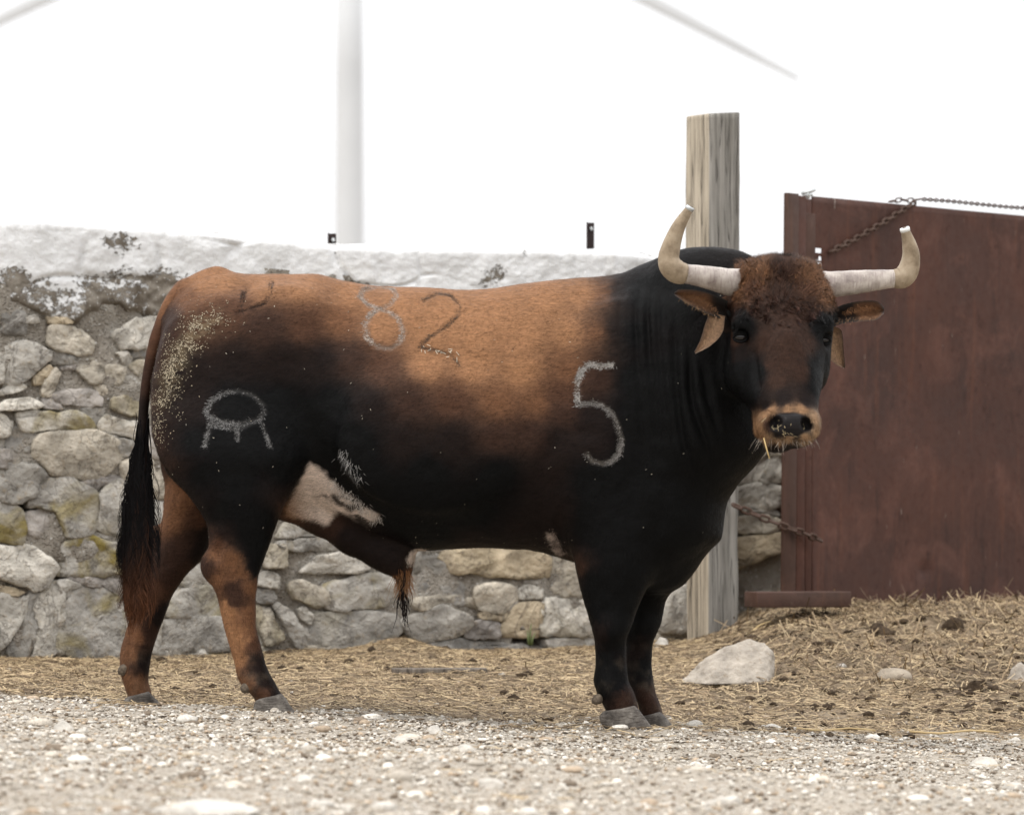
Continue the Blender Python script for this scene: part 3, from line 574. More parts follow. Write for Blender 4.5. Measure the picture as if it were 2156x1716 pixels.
def gbox(name, u0, u1, z0, z1, d0, d1, mat, parent=gate, lean=0.0):
    P = [gp(u - (lean if z == z0 else 0), z, d) for u in (u0, u1) for z in (z0, z1) for d in (d0, d1)]
    F = [(0, 1, 3, 2), (4, 6, 7, 5), (1, 5, 7, 3), (0, 2, 6, 4), (2, 3, 7, 6), (0, 4, 5, 1)]
    me = mesh_np(name, np.array(P).reshape(-1, 3), [F], smooth=False); o = obj(name, me, mat, parent)
    b = o.modifiers.new('bevel', 'BEVEL'); b.width = .003; b.segments = 2; return o
g1 = gate_uz(1672, 408)[0]; g2 = gate_uz(1690, 408)[0]; g3 = gate_uz(1706, 408)[0]
gbox('flat_bar', 0.0, g1 - .003, .22, GTOP + .002, .012, .03, M_FRAME, lean=.022)
gbox('channel', g1, g2, .22, GTOP - .004, -.02, .02, M_GATE, lean=.010)
gbox('edge_strip', g2 + .008, g3, .22, GTOP - .012, -.012, .008, M_GATE)
gbox('back_rail', .14, GLEN + .5, .95, 1.02, -.045, -.012, M_FRAME); gbox('back_rail', .14, GLEN + .5, GTOP - .09, GTOP - .03, -.045, -.012, M_FRAME)
gbox('seam_light_block', .09, .22, .2, GTOP - .02, -.032, -.022, M_FRAME)  # added plate, blocks the bright gap behind the seam
gbox('slam_plate', gate_uz(1690, 640)[0], gate_uz(1712, 640)[0], gate_uz(1700, 600)[1], gate_uz(1700, 450)[1], -.004, .013, M_FRAME)
# wing nut on the top edge
wn_o = gp(gate_uz(1701, 405)[0], GTOP + .0, .0)
parts = [sweep([wn_o + np.array([0, 0, -.01]), wn_o + np.array([0, 0, .022])], [.008, .008], 8), sweep([wn_o + np.array([-.026, 0, .010]), wn_o + np.array([0, 0, .016]), wn_o + np.array([.03, 0, .026])], [.006, .009, .006], 8), sweep([wn_o + np.array([-.02, 0, .004]), wn_o + np.array([.02, 0, .004])], [.006, .006], 6)]
V, F = merge(parts); obj('wing_nut', mesh_np('wing_nut', V, F), M_ZINC, gate)
# ================================================================ chains
def link_mesh(L, Wd, r, n=20, m=7):
    t = np.arange(n) / n * 2 * np.pi; c = np.stack([np.where(np.cos(t) > 0, 1, -1) * (L / 2 - Wd / 2) + np.cos(t) * (Wd / 2 - r), np.sin(t) * (Wd / 2 - r), t * 0], 1)
    rings = []; T = np.roll(c, -1, 0) - np.roll(c, 1, 0); T /= np.linalg.norm(T, axis=1)[:, None]
    for i in range(n):
        u = np.cross(T[i], [0, 0, 1.0]); a = np.arange(m) / m * 2 * np.pi; rings.append(c[i] + r * (np.cos(a)[:, None] * u + np.sin(a)[:, None] * np.array([0, 0, 1.0])))
    V = np.concatenate(rings); i = np.arange(n)[:, None] * m; j = np.arange(m)[None, :]; i2 = ((np.arange(n) + 1) % n)[:, None] * m; j2 = (j + 1) % m
    return mesh_np('link', V, np.stack([i + j, i + j2, i2 + j2, i2 + j], -1).reshape(-1, 4))
def chain(name, path, L, Wd, r, label, mat=M_IRON, parent=None):
    root = parent
    if root is None: root = bpy.data.objects.new(name, None); COL.objects.link(root); tag(root, label, 'chain')
    me = link_mesh(L, Wd, r); me.materials.append(mat); P = np.asarray(path, float)
    s = np.concatenate([[0], np.cumsum(np.linalg.norm(np.diff(P, axis=0), axis=1))]); pitch = L - 2.1 * r; n = int(s[-1] / pitch)
    for i in range(n):
        a = np.array([np.interp(i * pitch, s, P[:, c]) for c in range(3)]); b = np.array([np.interp((i + 1) * pitch, s, P[:, c]) for c in range(3)])
        x = Vector(b - a).normalized(); z = Vector((0, -1, .25)); y = z.cross(x).normalized(); z = x.cross(y)
        rot = Matrix((x, y, z)).transposed() @ Matrix.Rotation(math.radians(35 if i % 2 else 125) + random.uniform(-.2, .2), 3, 'X')
        o = bpy.data.objects.new('link', me); COL.objects.link(o); o.parent = root; o.matrix_local = Matrix.Translation(Vector((a + b) / 2)) @ rot.to_4x4()
    return root
def g_at(px, py, d): u, z = gate_uz(px, py); return gp(u, z, d)
chain('gate_chain', [g_at(x, y, .025) for x, y in [(1737, 532), (1790, 505), (1850, 470), (1905, 434), (1926, 424)]], .044, .029, .0055, 'heavy rusty chain slanting across the upper corner of the gate sheet')
chain('top_chain', [g_at(x, y, .012) for x, y in [(1932, 420), (1990, 424), (2060, 431), (2120, 437), (2200, 441), (2260, 445)]], .026, .018, .0032, 'thin chain stretched along above the gate top edge')
chain('hook_chain', [g_at(x, y, .012) for x, y in [(1868, 426), (1890, 421), (1912, 424), (1932, 420)]], .045, .024, .003, 'loose long links lying on the gate top edge where the chains meet', M_IRON)
pc = at(1542, 1062, 15.12); chain('post_chain', [pc, pc + (g_at(1640, 1108, .05) - pc) * .5 + np.array([0, 0, -.006]), g_at(1640, 1112, .05), g_at(1668, 1122, .06), g_at(1690, 1132, .06), g_at(1716, 1140, .05)], .052, .032, .0055, 'rusty chain hanging low between the timber post and the gate')
# chain droop end and knot wrapped at the gate channel
# ================================================================ steel angle lying under the gate
bl, br = at(1582, 1262, 14.72), at(1782, 1262, 14.82)
ax_ = (br - bl); Lb = np.linalg.norm(ax_[:2]); az = math.atan2(ax_[1], ax_[0])
def box_obj(name, c, hx, hy, hz_, rz, mat, bev=.004, **kw):
    P = [(x * hx, y * hy, z * hz_) for x in (-1, 1) for y in (-1, 1) for z in (-1, 1)]
    F = [(0, 1, 3, 2), (4, 6, 7, 5), (0, 4, 5, 1), (2, 3, 7, 6), (1, 5, 7, 3), (0, 2, 6, 4)]
    o = obj(name, mesh_np(name, np.array(P), [F], smooth=False), mat, **kw); o.location = c; o.rotation_euler = (0, 0, rz)
    b = o.modifiers.new('bevel', 'BEVEL'); b.width = bev; b.segments = 2; return o
sill = box_obj('gate_sill', (bl + br) / 2 + np.array([0, .06, .0]), Lb / 2, .075, .030, az, M_FRAME, label='thick rusty steel sill block lying under the gate corner on the dung heap', cat='sill')
# ================================================================ stakes on the wall top
def stake(px, rt, Y, rb, label):
    a, b = at(px, rt, Y), at(px, rb, Y); w = .016
    root = bpy.data.objects.new('iron_stake', None); COL.objects.link(root); tag(root, label, 'stake', 'iron stakes on the wall top'); c = (a + b) / 2; root.location = (c[0], c[1], b[2] - .12)
    hz_ = (a[2] - b[2]) / 2 + .06
    P = [(-w, .012, 0), (w, .012, 0), (w, .006, 0), (-w + .006, .006, 0), (-w + .006, -.022, 0), (-w, -.022, 0)]; n = 6
    V = np.array([(x, y, z) for z in (0, 2 * hz_) for x, y, _ in P]); F = [(i, (i + 1) % n, (i + 1) % n + n, i + n) for i in range(n)] + [tuple(range(n))[::-1], tuple(range(n, 2 * n))]
    obj('angle_bar', mesh_np('angle_bar', V, [F], smooth=False), M_STAKE, root)
    t = np.arange(14) / 14 * 2 * np.pi; R = [np.stack([np.cos(t) * r + .004, 0 * t + y, np.sin(t) * r + 2 * hz_ - .025], 1) for r, y in ((.0075, .004), (.0075, .0), (.005, -.001))]
    V, Q, T = loft(R); obj('bolt_head', mesh_np('bolt_head', V, [Q, T]), M_ZINC, root)
stake(699, 492, wall_uz(699, 0)[0] * WDIR[1] + WYA + .24, 520, 'short dark iron stake barely showing above the wall top near the turbine tower')
stake(1243, 469, wall_uz(1243, 0)[0] * WDIR[1] + WYA + .24, 530, 'taller dark iron stake standing on the wall top left of the timber post')
# ================================================================ wind turbine far behind
TD = 350.0
turb = bpy.data.objects.new('wind_turbine', None); COL.objects.link(turb); tb = at(736, 1105, TD); turb.location = (tb[0], TD, -2.0)
tag(turb, 'pale wind turbine far behind the wall, tower and two blades in view', 'wind turbine')
hub = at(736, -312, TD) - np.array(turb.location)
th = np.arange(32) / 32 * 2 * np.pi
rings = [np.stack([np.cos(th) * r, np.sin(th) * r, np.full(32, z)], 1) for z, r in [(0, 1.8), (hub[2] * .35, 1.36), (hub[2] * .7, 1.24), (hub[2] - 1.5, 1.1)]]
V, Q, T = loft(rings); obj('tower', mesh_np('tower', V, [Q, T]), M_TURB, turb)
rings = []
for y, r in [(-3.2, .2), (-3.0, .8), (-2.2, 1.2), (-1.2, 1.35), (0, 1.5), (3, 1.55), (6, 1.3), (7, .7)]:
    c, s = superell_(th, 3.5); rings.append(np.stack([hub[0] + c * r, np.full(32, y), hub[2] + s * r], 1))
V, Q, T = loft(rings); obj('nacelle', mesh_np('nacelle', V, [Q, T]), M_TURB, turb)
def blade(angle):
    rings = []; n = 24; t = np.arange(n) / n * 2 * np.pi; d = np.array([math.cos(angle), 0, math.sin(angle)]); e = np.array([-math.sin(angle), 0, math.cos(angle)])
    for s, ch, tk in [(1.0, .9, .9), (3, 1.0, .9), (7, 2.3, .75), (10, 2.5, .6), (20, 1.9, .4), (32, 1.25, .25), (41, .9, .16), (44.8, .6, .1), (46, .15, .03)]:
        rings.append(hub + np.array([0, -2.2, 0]) + d * s + (np.cos(t)[:, None] * ch / 2 + ch * .15) * e + np.sin(t)[:, None] * np.array([0, 1, 0]) * tk / 2)
    return loft(rings)
for a_ in (90, -27.3, 206.0):
    V, Q, T = blade(math.radians(a_)); obj('blade', mesh_np('blade', V, [Q, T]), M_TURB, turb)
# ================================================================ rocks and litter on the ground
m_ = NM('pale_rock'); oi = m_.n('ShaderNodeObjectInfo'); v = m_.coord(); n1 = m_.noise(v, 14, 6, .65); n2 = m_.noise(v, 70, 4, .6)
c = m_.mix(1.0, oi.outputs['Color'], m_.ramp(n1, [(.28, .6), (.5, 1.0), (.74, 1.35)]), 'MULTIPLY'); c = m_.mix(m_.ramp(n2, [(.55, 0), (.75, .5)]), c, (.25, .19, .125))
M_ROCK = m_.set(color=c, rough=.9, spec=.2, normal=m_.bump(m_.math('ADD', n1, m_.math('MULTIPLY', n2, .4)), .7, .02))
def ico(sub):
    import bmesh
    bm = bmesh.new(); bmesh.ops.create_icosphere(bm, subdivisions=sub, radius=1.0); V = np.array([v.co[:] for v in bm.verts]); F = np.array([[v.index for v in f.verts] for f in bm.faces]); bm.free(); return V, F
IV3, IF3 = ico(3); IV4, IF4 = ico(4); IV1, IF1 = ico(1); IV2, IF2 = ico(2)
def rock(name, px, py, w, h, Y, col, label, cat='stone', group=None, sub=3, dr=.7, cuts=7, seed=1, peak=0.0, mat=None, rough=.16):
    """angular boulder: sphere cut by planes, then roughened; w,h in photo units"""
    rg = np.random.default_rng(seed); V = (IV4 if sub == 4 else IV3).copy(); F = IF4 if sub == 4 else IF3
    for q in range(cuts):
        n = rg.normal(0, 1, 3); n[2] = abs(n[2]) * .6; n /= np.linalg.norm(n); d = rg.uniform(.55, .85); s = V @ n; V = V - np.where(s > d, (s - d) * .9, 0)[:, None] * n
    V = V / np.abs(V).max(0)
    V = V * (1 + (fbm(V + seed, 2.2, 4, seed) - .5) * rough * 2)[:, None]
    V[:, 2] = np.where(V[:, 2] < 0, V[:, 2] * .35, V[:, 2] * (1 + peak * V[:, 0]))
    s = Y / FPX; V = V * np.array([w / 2 * s, w / 2 * s * dr, h * s]); X = (px - CX) * s
    o = obj(name, mesh_np(name, V, F, smooth=True), mat or M_ROCK, label=label, cat=cat, group=group)
    o.location = (X, Y, float(gz(np.array([X]), np.array([Y]))[0]) - h * s * .06); o.rotation_euler = (0, 0, rg.uniform(-.3, .3)); o.color = (*col, 1)
    return o
PR = (.50, .47, .42); PG = (.36, .32, .27); PD = (.30, .255, .20)
def y_at(px, row):
    """distance at which the ground is seen at that row"""
    Ys = np.linspace(7, 16, 900); X = (px - CX) * Ys / FPX; r = HY + (CZ - gz(X, Ys)) * FPX / Ys
    i = np.argmin(np.abs(r - row) + (Ys > 15.4) * 1e3); return float(Ys[i])
def stone_on(px, row, w, h, col, label, **kw):
    return rock(kw.pop('name', 'ground_stone'), px, row, w, h, y_at(px, row), col, label, group=kw.pop('group', 'stones lying on the yard ground'), **kw)
def boulder():
    import bmesh
    Y0 = y_at(1536, 1430); bm = bmesh.new(); s_ = Y0 / FPX; X0 = (1536 - CX) * s_; z0 = float(gz(np.array([X0]), np.array([Y0]))[0])
    for x, h, d in [(-108, -6, .02), (-108, -6, -.03), (-62, 34, -.01), (-62, 30, .05), (-10, 66, -.02), (-5, 60, .06), (42, 86, .0), (46, 82, .06), (74, 82, -.01), (90, 54, -.03), (96, -6, -.02), (98, -6, .06), (92, 50, .07), (-50, -6, -.13), (20, -6, -.15), (72, -6, -.12), (-40, 14, -.105), (22, 30, -.105), (70, 26, -.095), (30, 58, -.06), (-10, -6, .16), (60, -6, .15), (20, 40, .12)]:
        bm.verts.new((x * s_, d, h * s_))
    bmesh.ops.convex_hull(bm, input=list(bm.verts)); bmesh.ops.delete(bm, geom=[v for v in bm.verts if not v.link_faces], context='VERTS'); bmesh.ops.triangulate(bm, faces=bm.faces[:])
    for q in range(4): bmesh.ops.subdivide_edges(bm, edges=bm.edges[:], cuts=1, use_grid_fill=True)
    bm.verts.ensure_lookup_table(); bm.normal_update(); V = np.array([v.co[:] for v in bm.verts]); N = np.array([v.normal[:] for v in bm.verts]); F = [tuple(v.index for v in f.verts) for f in bm.faces]; bm.free()
    V = V + N * ((fbm(V + 3, 14, 4, 5) - .5) * .030 + (fbm(V + 3, 55, 2, 6) - .5) * .007)[:, None]
    o = obj('boulder', mesh_np('boulder', V, [F]), M_ROCK, label='largest angular grey rock on the straw right of the front hooves', cat='rock'); o.location = (X0, Y0, z0); o.color = (*PG, 1)
boulder()
stone_on(134, 1538, 52, 22, PR, 'whitish rounded stone at the far left front of the gravel', seed=31)
stone_on(174, 1540, 32, 12, PR, 'small pale stone just right of the leftmost whitish stone', seed=32)
stone_on(917, 1543, 42, 20, PR, 'pale lumpy stone on gravel below the belly hair', seed=33)
stone_on(846, 1562, 44, 15, PR, 'low white stone left of the lumpy stone under the belly', seed=34)
stone_on(978, 1580, 52, 16, PR, 'flat pale stone on gravel midway between hind and front hooves', seed=35)
stone_on(2068, 1612, 74, 20, PR, 'flat pale stone in the gravel near the lower right', seed=36)
stone_on(2138, 1562, 34, 17, PR, 'small white stone at the right edge of the straw', seed=37)
stone_on(2136, 1660, 52, 15, PR, 'flat white stone at the lower right edge of the gravel', seed=38)
stone_on(1880, 1428, 96, 24, PD, 'low brownish slab in straw before the gate', seed=39, rough=.1)
stone_on(2150, 1436, 60, 44, PG, 'grey stone cut by the right edge before the gate', seed=40)
stone_on(1462, 1531, 40, 16, PR, 'pale stone on the ground right of the front hooves', seed=41)
stone_on(1392, 1362, 34, 22, PR, 'small whitish stone at the wall foot beside the timber post', seed=42)
stone_on(1770, 1404, 26, 9, PR, 'tiny white stone lying on the dung heap slope', seed=43)
stone_on(420, 1706, 260, 26, PR, 'broad flat blurred stone at the bottom left foreground', seed=44, rough=.08)
stone_on(640, 1640, 60, 14, PR, 'blurred pale stone in the left foreground gravel', seed=45)
stone_on(1030, 1655, 70, 18, PR, 'blurred whitish stone in the middle foreground gravel', seed=46)
stone_on(1530, 1690, 90, 20, PR, 'blurred pale stone at the bottom right of centre', seed=47)
k = NM('dry_dung'); v = k.coord(); M_DUNG = k.set(color=k.ramp(k.noise(v, 40, 5, .65), [(.3, (.022, .015, .010)), (.6, (.06, .042, .027)), (.75, (.15, .11, .065))]), rough=.95, spec=.1, normal=k.bump(k.noise(v, 60, 4), .8, .01))
rock('dung_clod', 2050, 1455, 40, 22, y_at(2050, 1456), PD, 'dark dung clod on straw near the right edge', cat='dung', seed=61, mat=M_DUNG, rough=.25)
rock('dung_clod', 1852, 1318, 66, 30, y_at(1852, 1335), PD, 'dark dung lump in the heap below the gate', cat='dung', seed=62, mat=M_DUNG, rough=.25)
rock('dung_clod', 2010, 1312, 60, 26, y_at(2010, 1325), PD, 'dark dung lump on the heap at the right', cat='dung', seed=63, mat=M_DUNG, rough=.25)
# board lying in the straw behind the bull
pY = y_at(920, 1420); c0 = at(925, 1412, pY); zc = float(gz(np.array([c0[0]]), np.array([pY]))[0])
bd = box_obj('board', (c0[0], pY, zc + .012), 100 * pY / FPX, .045, .011, math.radians(3), M_BOARD, .003, label='thin grey board lying flat in the straw behind the bull', cat='board')
bd.rotation_euler = (0, 0, math.radians(90) + math.radians(3)); bd.data.transform(Matrix.Rotation(math.radians(-90), 4, 'Z'))
# ---- gravel: broken pebbles
def scatter_mesh(name, IV, IF, pos, scale, mat, col, seed, jit=.35, smooth=False):
    rg = np.random.default_rng(seed); n = len(pos); m = len(IV)
    base = IV[None] * (1 + rg.uniform(-jit, jit, (n, m, 1))) * scale[:, None, :]
    a = rg.uniform(0, 6.283, n); ca, sa = np.cos(a)[:, None], np.sin(a)[:, None]
    V = np.stack([base[..., 0] * ca - base[..., 1] * sa, base[..., 0] * sa + base[..., 1] * ca, base[..., 2]], -1) + pos[:, None, :]
    F = (IF[None] + (np.arange(n) * m)[:, None, None]).reshape(-1, 3)
    me = mesh_np(name, V.reshape(-1, 3), F, smooth=smooth); set_col(me, 'tint', np.repeat(col, m, 0)); return me
OV = np.array([(1, 0, 0), (-.5, .87, 0), (-.5, -.87, 0), (.4, .3, .8), (-.45, .1, .75), (.1, -.4, .85), (0, 0, -.5)], float)
OF = np.array([(3, 4, 5), (0, 3, 5), (0, 1, 3), (1, 4, 3), (1, 2, 4), (2, 5, 4), (2, 0, 5), (6, 1, 0), (6, 2, 1), (6, 0, 2)])
k = NM('gravel'); a = k.n('ShaderNodeAttribute', attribute_name='tint'); M_GRAVEL = k.set(color=k.mix(1., a.outputs['Color'], k.ramp(k.noise(k.coord(), 160, 3), [(.3, .7), (.7, 1.25)]), 'MULTIPLY'), rough=.9, spec=.2)
rg = np.random.default_rng(5)
def field(n, y0, y1, wfun, xm=.15):
    """random ground points inside the view wedge (a bit wider), thinned by wfun"""
    Y = np.sqrt(rg.uniform(y0 ** 2, y1 ** 2, n)); X = rg.uniform(-1, 1, n) * Y * (.1334 + xm * .2); w = wfun(X, Y); kq = rg.random(n) < w; return X[kq], Y[kq]
def pebble_cols(n):
    t = rg.random(n)[:, None]; A = np.array([.64, .60, .535]); Bc = np.array([.48, .43, .36]); Cc = np.array([.22, .175, .13]); Dd = np.array([.42, .33, .24])
    return np.where(t < .34, A, np.where(t < .76, Bc, np.where(t < .88, Cc, Dd))) * rg.uniform(.7, 1.2, n)[:, None]
X, Y = field(62000, 7.2, 13.2, lambda X, Y: 1 - .93 * straw_w(X, Y)); n = len(X)
s = .0024 + .008 * rg.random(n) ** 4.0; pos = np.stack([X, Y, gz(X, Y) + s * .25], 1); sc3 = np.stack([s * rg.uniform(.8, 1.5, n), s * rg.uniform(.8, 1.3, n), s * rg.uniform(.5, 1.0, n)], 1)
obj('gravel', scatter_mesh('gravel', OV, OF, pos, sc3, M_GRAVEL, pebble_cols(n), 3), M_GRAVEL, label='pale crushed limestone gravel covering the near ground', cat='gravel', kind='stuff')
X, Y = field(800, 7.2, 14.0, lambda X, Y: 1 - .96 * straw_w(X, Y)); n = len(X)
s = .008 + .016 * rg.random(n) ** 3.5; pos = np.stack([X, Y, gz(X, Y) + s * .15], 1); sc3 = np.stack([s * rg.uniform(.8, 1.7, n), s * rg.uniform(.8, 1.4, n), s * rg.uniform(.45, .8, n)], 1)
obj('pebbles', scatter_mesh('pebbles', IV2, IF2, pos, sc3, M_GRAVEL, pebble_cols(n), 4, jit=.10, smooth=True), M_GRAVEL, label='larger pale pebbles strewn over the gravel', cat='pebbles', kind='stuff')
# ---- straw: bent flat stalks
def straw_mesh(name, X, Y, L, Wd, zoff, tiltmax, col, seed):
    rg = np.random.default_rng(seed); n = len(X); a = rg.uniform(0, 6.283, n); d = np.stack([np.cos(a), np.sin(a)], 1); px_ = np.stack([-d[:, 1], d[:, 0]], 1)
    bend = rg.normal(0, .12, n) * L; tl = rg.normal(0, tiltmax, n); rows = []
    for t in (-.5, 0., .5):
        cx_ = X + d[:, 0] * t * L + px_[:, 0] * bend * (1 - 4 * t * t); cy_ = Y + d[:, 1] * t * L + px_[:, 1] * bend * (1 - 4 * t * t); cz_ = gz(cx_, cy_) + zoff + tl * t * L + rg.uniform(0, .006, n)
        for sgn in (-1, 1): rows.append(np.stack([cx_ + sgn * px_[:, 0] * Wd / 2, cy_ + sgn * px_[:, 1] * Wd / 2, cz_ + (0.35 * Wd if sgn > 0 else 0)], 1))
        rows.append(np.stack([cx_, cy_, cz_ + Wd * .55], 1))
    V = np.stack(rows, 1)       # per straw: 3 stations x (left, right, ridge)
    f = []
    for s_ in (0, 3):
        f += [(s_, s_ + 2, s_ + 5, s_ + 3), (s_ + 2, s_ + 1, s_ + 4, s_ + 5)]
    F = (np.array(f)[None] + (np.arange(n) * 9)[:, None, None]).reshape(-1, 4)
    F = F[:, ::-1]
    me = mesh_np(name, V.reshape(-1, 3), F, smooth=False); set_col(me, 'tint', np.repeat(col, 9, 0)); return me
k = NM('straw'); a = k.n('ShaderNodeAttribute', attribute_name='tint'); M_STRAW = k.set(color=a.outputs['Color'], rough=.6, spec=.3)
def straw_cols(n, w=(.42, .33, .25)):
    t = rg.random(n)[:, None]; return np.where(t < w[0], np.array([.42, .32, .19]), np.where(t < w[0] + w[1], np.array([.26, .185, .105]), np.array([.115, .076, .043]))) * rg.uniform(.65, 1.3, n)[:, None]
X, Y = field(80000, 11.4, 15.6, lambda X, Y: straw_w(X, Y) * (.55 + .45 * (fbm(np.stack([X, Y, X * 0], 1), 4, 3, 77) > .45))); n = len(X)
obj('straw', straw_mesh('straw', X, Y, .02 + .09 * rg.random(n) ** 2.6, rg.uniform(.0018, .0042, n), .004, .10, straw_cols(n), 8), M_STRAW, label='trampled golden straw strewn over the ground behind the bull', cat='straw', kind='stuff')
X, Y = field(2600, 7.4, 12.4, lambda X, Y: .3 + 0 * X); n = len(X)
obj('straw_bits', straw_mesh('straw_bits', X, Y, .02 + .08 * rg.random(n) ** 2.5, rg.uniform(.0015, .003, n), .008, .06, straw_cols(n, (.6, .25, .15)), 9), M_STRAW, label='thin straw bits scattered across the pale gravel', cat='straw', kind='stuff')
X, Y = field(9000, 12.9, 15.5, lambda X, Y: sstep(.75, 1.05, X) * sstep(13.2, 14.0, Y)); n = len(X)
obj('heap_straw', straw_mesh('heap_straw', X, Y, .03 + .11 * rg.random(n) ** 2.2, rg.uniform(.002, .005, n), .012, .55, straw_cols(n, (.16, .36, .48)), 10), M_STRAW, label='matted straw and dung heaped under the gate', cat='straw', kind='stuff')
X, Y = field(5200, 11.8, 15.4, lambda X, Y: (.15 + .85 * sstep(.6, 1.0, X)) * straw_w(X, Y)); n = len(X)
s = .004 + .018 * rg.random(n) ** 4; pos = np.stack([X, Y, gz(X, Y) + s * .3], 1); sc3 = np.stack([s * 1.2, s, s * .7], 1)
obj('dung_crumbs', scatter_mesh('dung_crumbs', IV1, IF1, pos, sc3, M_DUNG, np.tile([.05, .035, .02], (n, 1)), 11, jit=.25), M_DUNG, label='dark dung crumbs mixed into the straw', cat='dung', kind='stuff')
X, Y = field(15000, 9.6, 12.9, lambda X, Y: np.clip(sstep(9.6, 11.4, Y) * sstep(.40, .62, fbm(np.stack([X, Y * 1.5, X * 0], 1), 2.6, 4, 207)), 0, 1)); n = len(X)
s = .002 + .005 * rg.random(n) ** 2.5; pos = np.stack([X, Y, gz(X, Y) + s * .5 + .002], 1); sc3 = np.stack([s * rg.uniform(1, 2.2, n), s, s * .6], 1)
obj('dirt_crumbs', scatter_mesh('dirt_crumbs', OV, OF, pos, sc3, M_GRAVEL, np.array([.085, .062, .042]) * rg.uniform(.5, 1.8, (n, 1)), 12), M_GRAVEL, label='dark soil and dung crumbs trodden into the gravel around the hooves', cat='dirt', kind='stuff')
# a few single long stalks
for px, row, L, ang, lab in [(2010, 1548, .30, 4, 'long pale straw stalk lying right of the front hooves'), (1760, 1543, .26, -3, 'long thin straw stalk nearer the front hooves'), (1590, 1330, .14, 28, 'tan stalk leaning by the foot of the timber post')]:
    Y_ = y_at(px, row); c_ = at(px, row, Y_); t = np.linspace(-.5, .5, 7); a_ = math.radians(ang); P = np.stack([c_[0] + t * L * math.cos(a_), Y_ + t * .06, c_[2] + .012 + t * L * math.sin(a_) * (1 if ang > 10 else .12) + .004 * np.sin(t * 9)], 1)
    V, Q, T = sweep(P, np.linspace(.0045, .003, 7), 6); me = mesh_np('straw_stalk', V, [Q, T]); set_col(me, 'tint', np.tile([.50, .37, .19], (len(V), 1))); obj('straw_stalk', me, M_STRAW, label=lab, cat='straw', group='long straw stalks')
# green sprig at the wall foot
gt = bpy.data.objects.new('grass_sprig', None); COL.objects.link(gt); p0 = at(1116, 1358, 15.05); gt.location = p0; tag(gt, 'small green grass sprig at the wall foot under the belly', 'grass')
k = NM('green_blade'); M_GREEN = k.set(color=k.ramp(k.noise(k.coord(), 30), [(.3, (.07, .10, .03)), (.7, (.14, .17, .06))]), rough=.6)
for dx, hgt in ((-.006, .06), (.0, .085), (.007, .05)):
    V, Q, T = sweep([(dx, 0, 0), (dx * 1.3, 0, hgt * .5), (dx * 2.5 + .004, .01, hgt)], [.004, .004, .001], 5); obj('blade', mesh_np('blade', V, [Q, T]), M_GREEN, gt)
# ================================================================ THE BULL
import openvdb as vdb
VX = 0.006
TH = np.arange(56) / 56 * 2 * np.pi
def superell(th, n):
    c, s = np.cos(th), np.sin(th)
    return np.sign(c) * np.abs(c) ** (2 / n), np.sign(s) * np.abs(s) ** (2 / n)
def loft_levels(rows, sub=6):
    """horizontal sections: (row, left column, right column, depth centre, half depth, yaw deg, exponent)"""
    rings = []
    for py, l, r, Yc, hd, yaw, n in catmull(rows, sub):
        zc = CZ - (py - HY) * Yc / FPX; xc = ((l + r) / 2 - CX) * Yc / FPX; ex = (r - l) / 2 * Yc / FPX
        a = math.radians(yaw); ca, sa = math.cos(a), math.sin(a)
        ha = math.sqrt(max(ex * ex - (hd * sa) ** 2, (0.5 * ex) ** 2)) / ca
        c, s = superell(TH, n)
        u, v = ha * c, hd * s
        rings.append(np.stack([xc + u * ca - v * sa, Yc + u * sa + v * ca, np.full_like(u, zc)], 1))
    return loft(rings)
def loft_stations(rows, sub=6):
    """upright cross sections: (column, top row, bottom row, depth centre, half width, exponent, height of widest point 0..1)"""
    rings = []
    for px, t, b, Yc, hw, n, wd in catmull(rows, sub):
        x = (px - CX) * Yc / FPX; zt = CZ - (t - HY) * Yc / FPX; zb = CZ - (b - HY) * Yc / FPX
        zw = zb + (zt - zb) * wd
        c, s = superell(TH, n)
        z = np.where(s > 0, zw + (zt - zw) * s, zw + (zw - zb) * s)
        rings.append(np.stack([np.full_like(c, x), Yc + hw * c, z], 1))
    return loft(rings)
YB0, YB1 = 11.93, 11.86
torso = loft_stations([
    (333, 720, 900, YB0, .09, 2, .5), (348, 655, 985, YB0, .165, 2.1, .5), (375, 615, 1020, YB0, .215, 2.2, .52), (420, 586, 1050, YB0, .245, 2.2, .55),
    (470, 574, 1075, YB0, .262, 2.1, .55), (540, 578, 1080, YB0, .272, 2.05, .55), (600, 577, 1078, YB0, .28, 2.0, .55), (660, 577, 1085, YB0, .285, 2.0, .52),
    (720, 590, 1110, YB0 - .01, .295, 2.0, .48), (800, 602, 1138, YB0 - .02, .32, 2.05, .45), (900, 607, 1158, YB0 - .03, .335, 2.1, .43), (1000, 610, 1154, YB1 + .03, .335, 2.1, .43),
    (1100, 598, 1156, YB1 + .02, .325, 2.1, .42), (1200, 587, 1182, YB1 + .01, .305, 2.05, .42), (1290, 580, 1205, YB1, .28, 2.0, .42), (1360, 568, 1220, YB1, .25, 2.0, .42),
    (1420, 560, 1200, YB1, .2, 2, .42), (1460, 640, 1100, YB1, .1, 2, .42)])
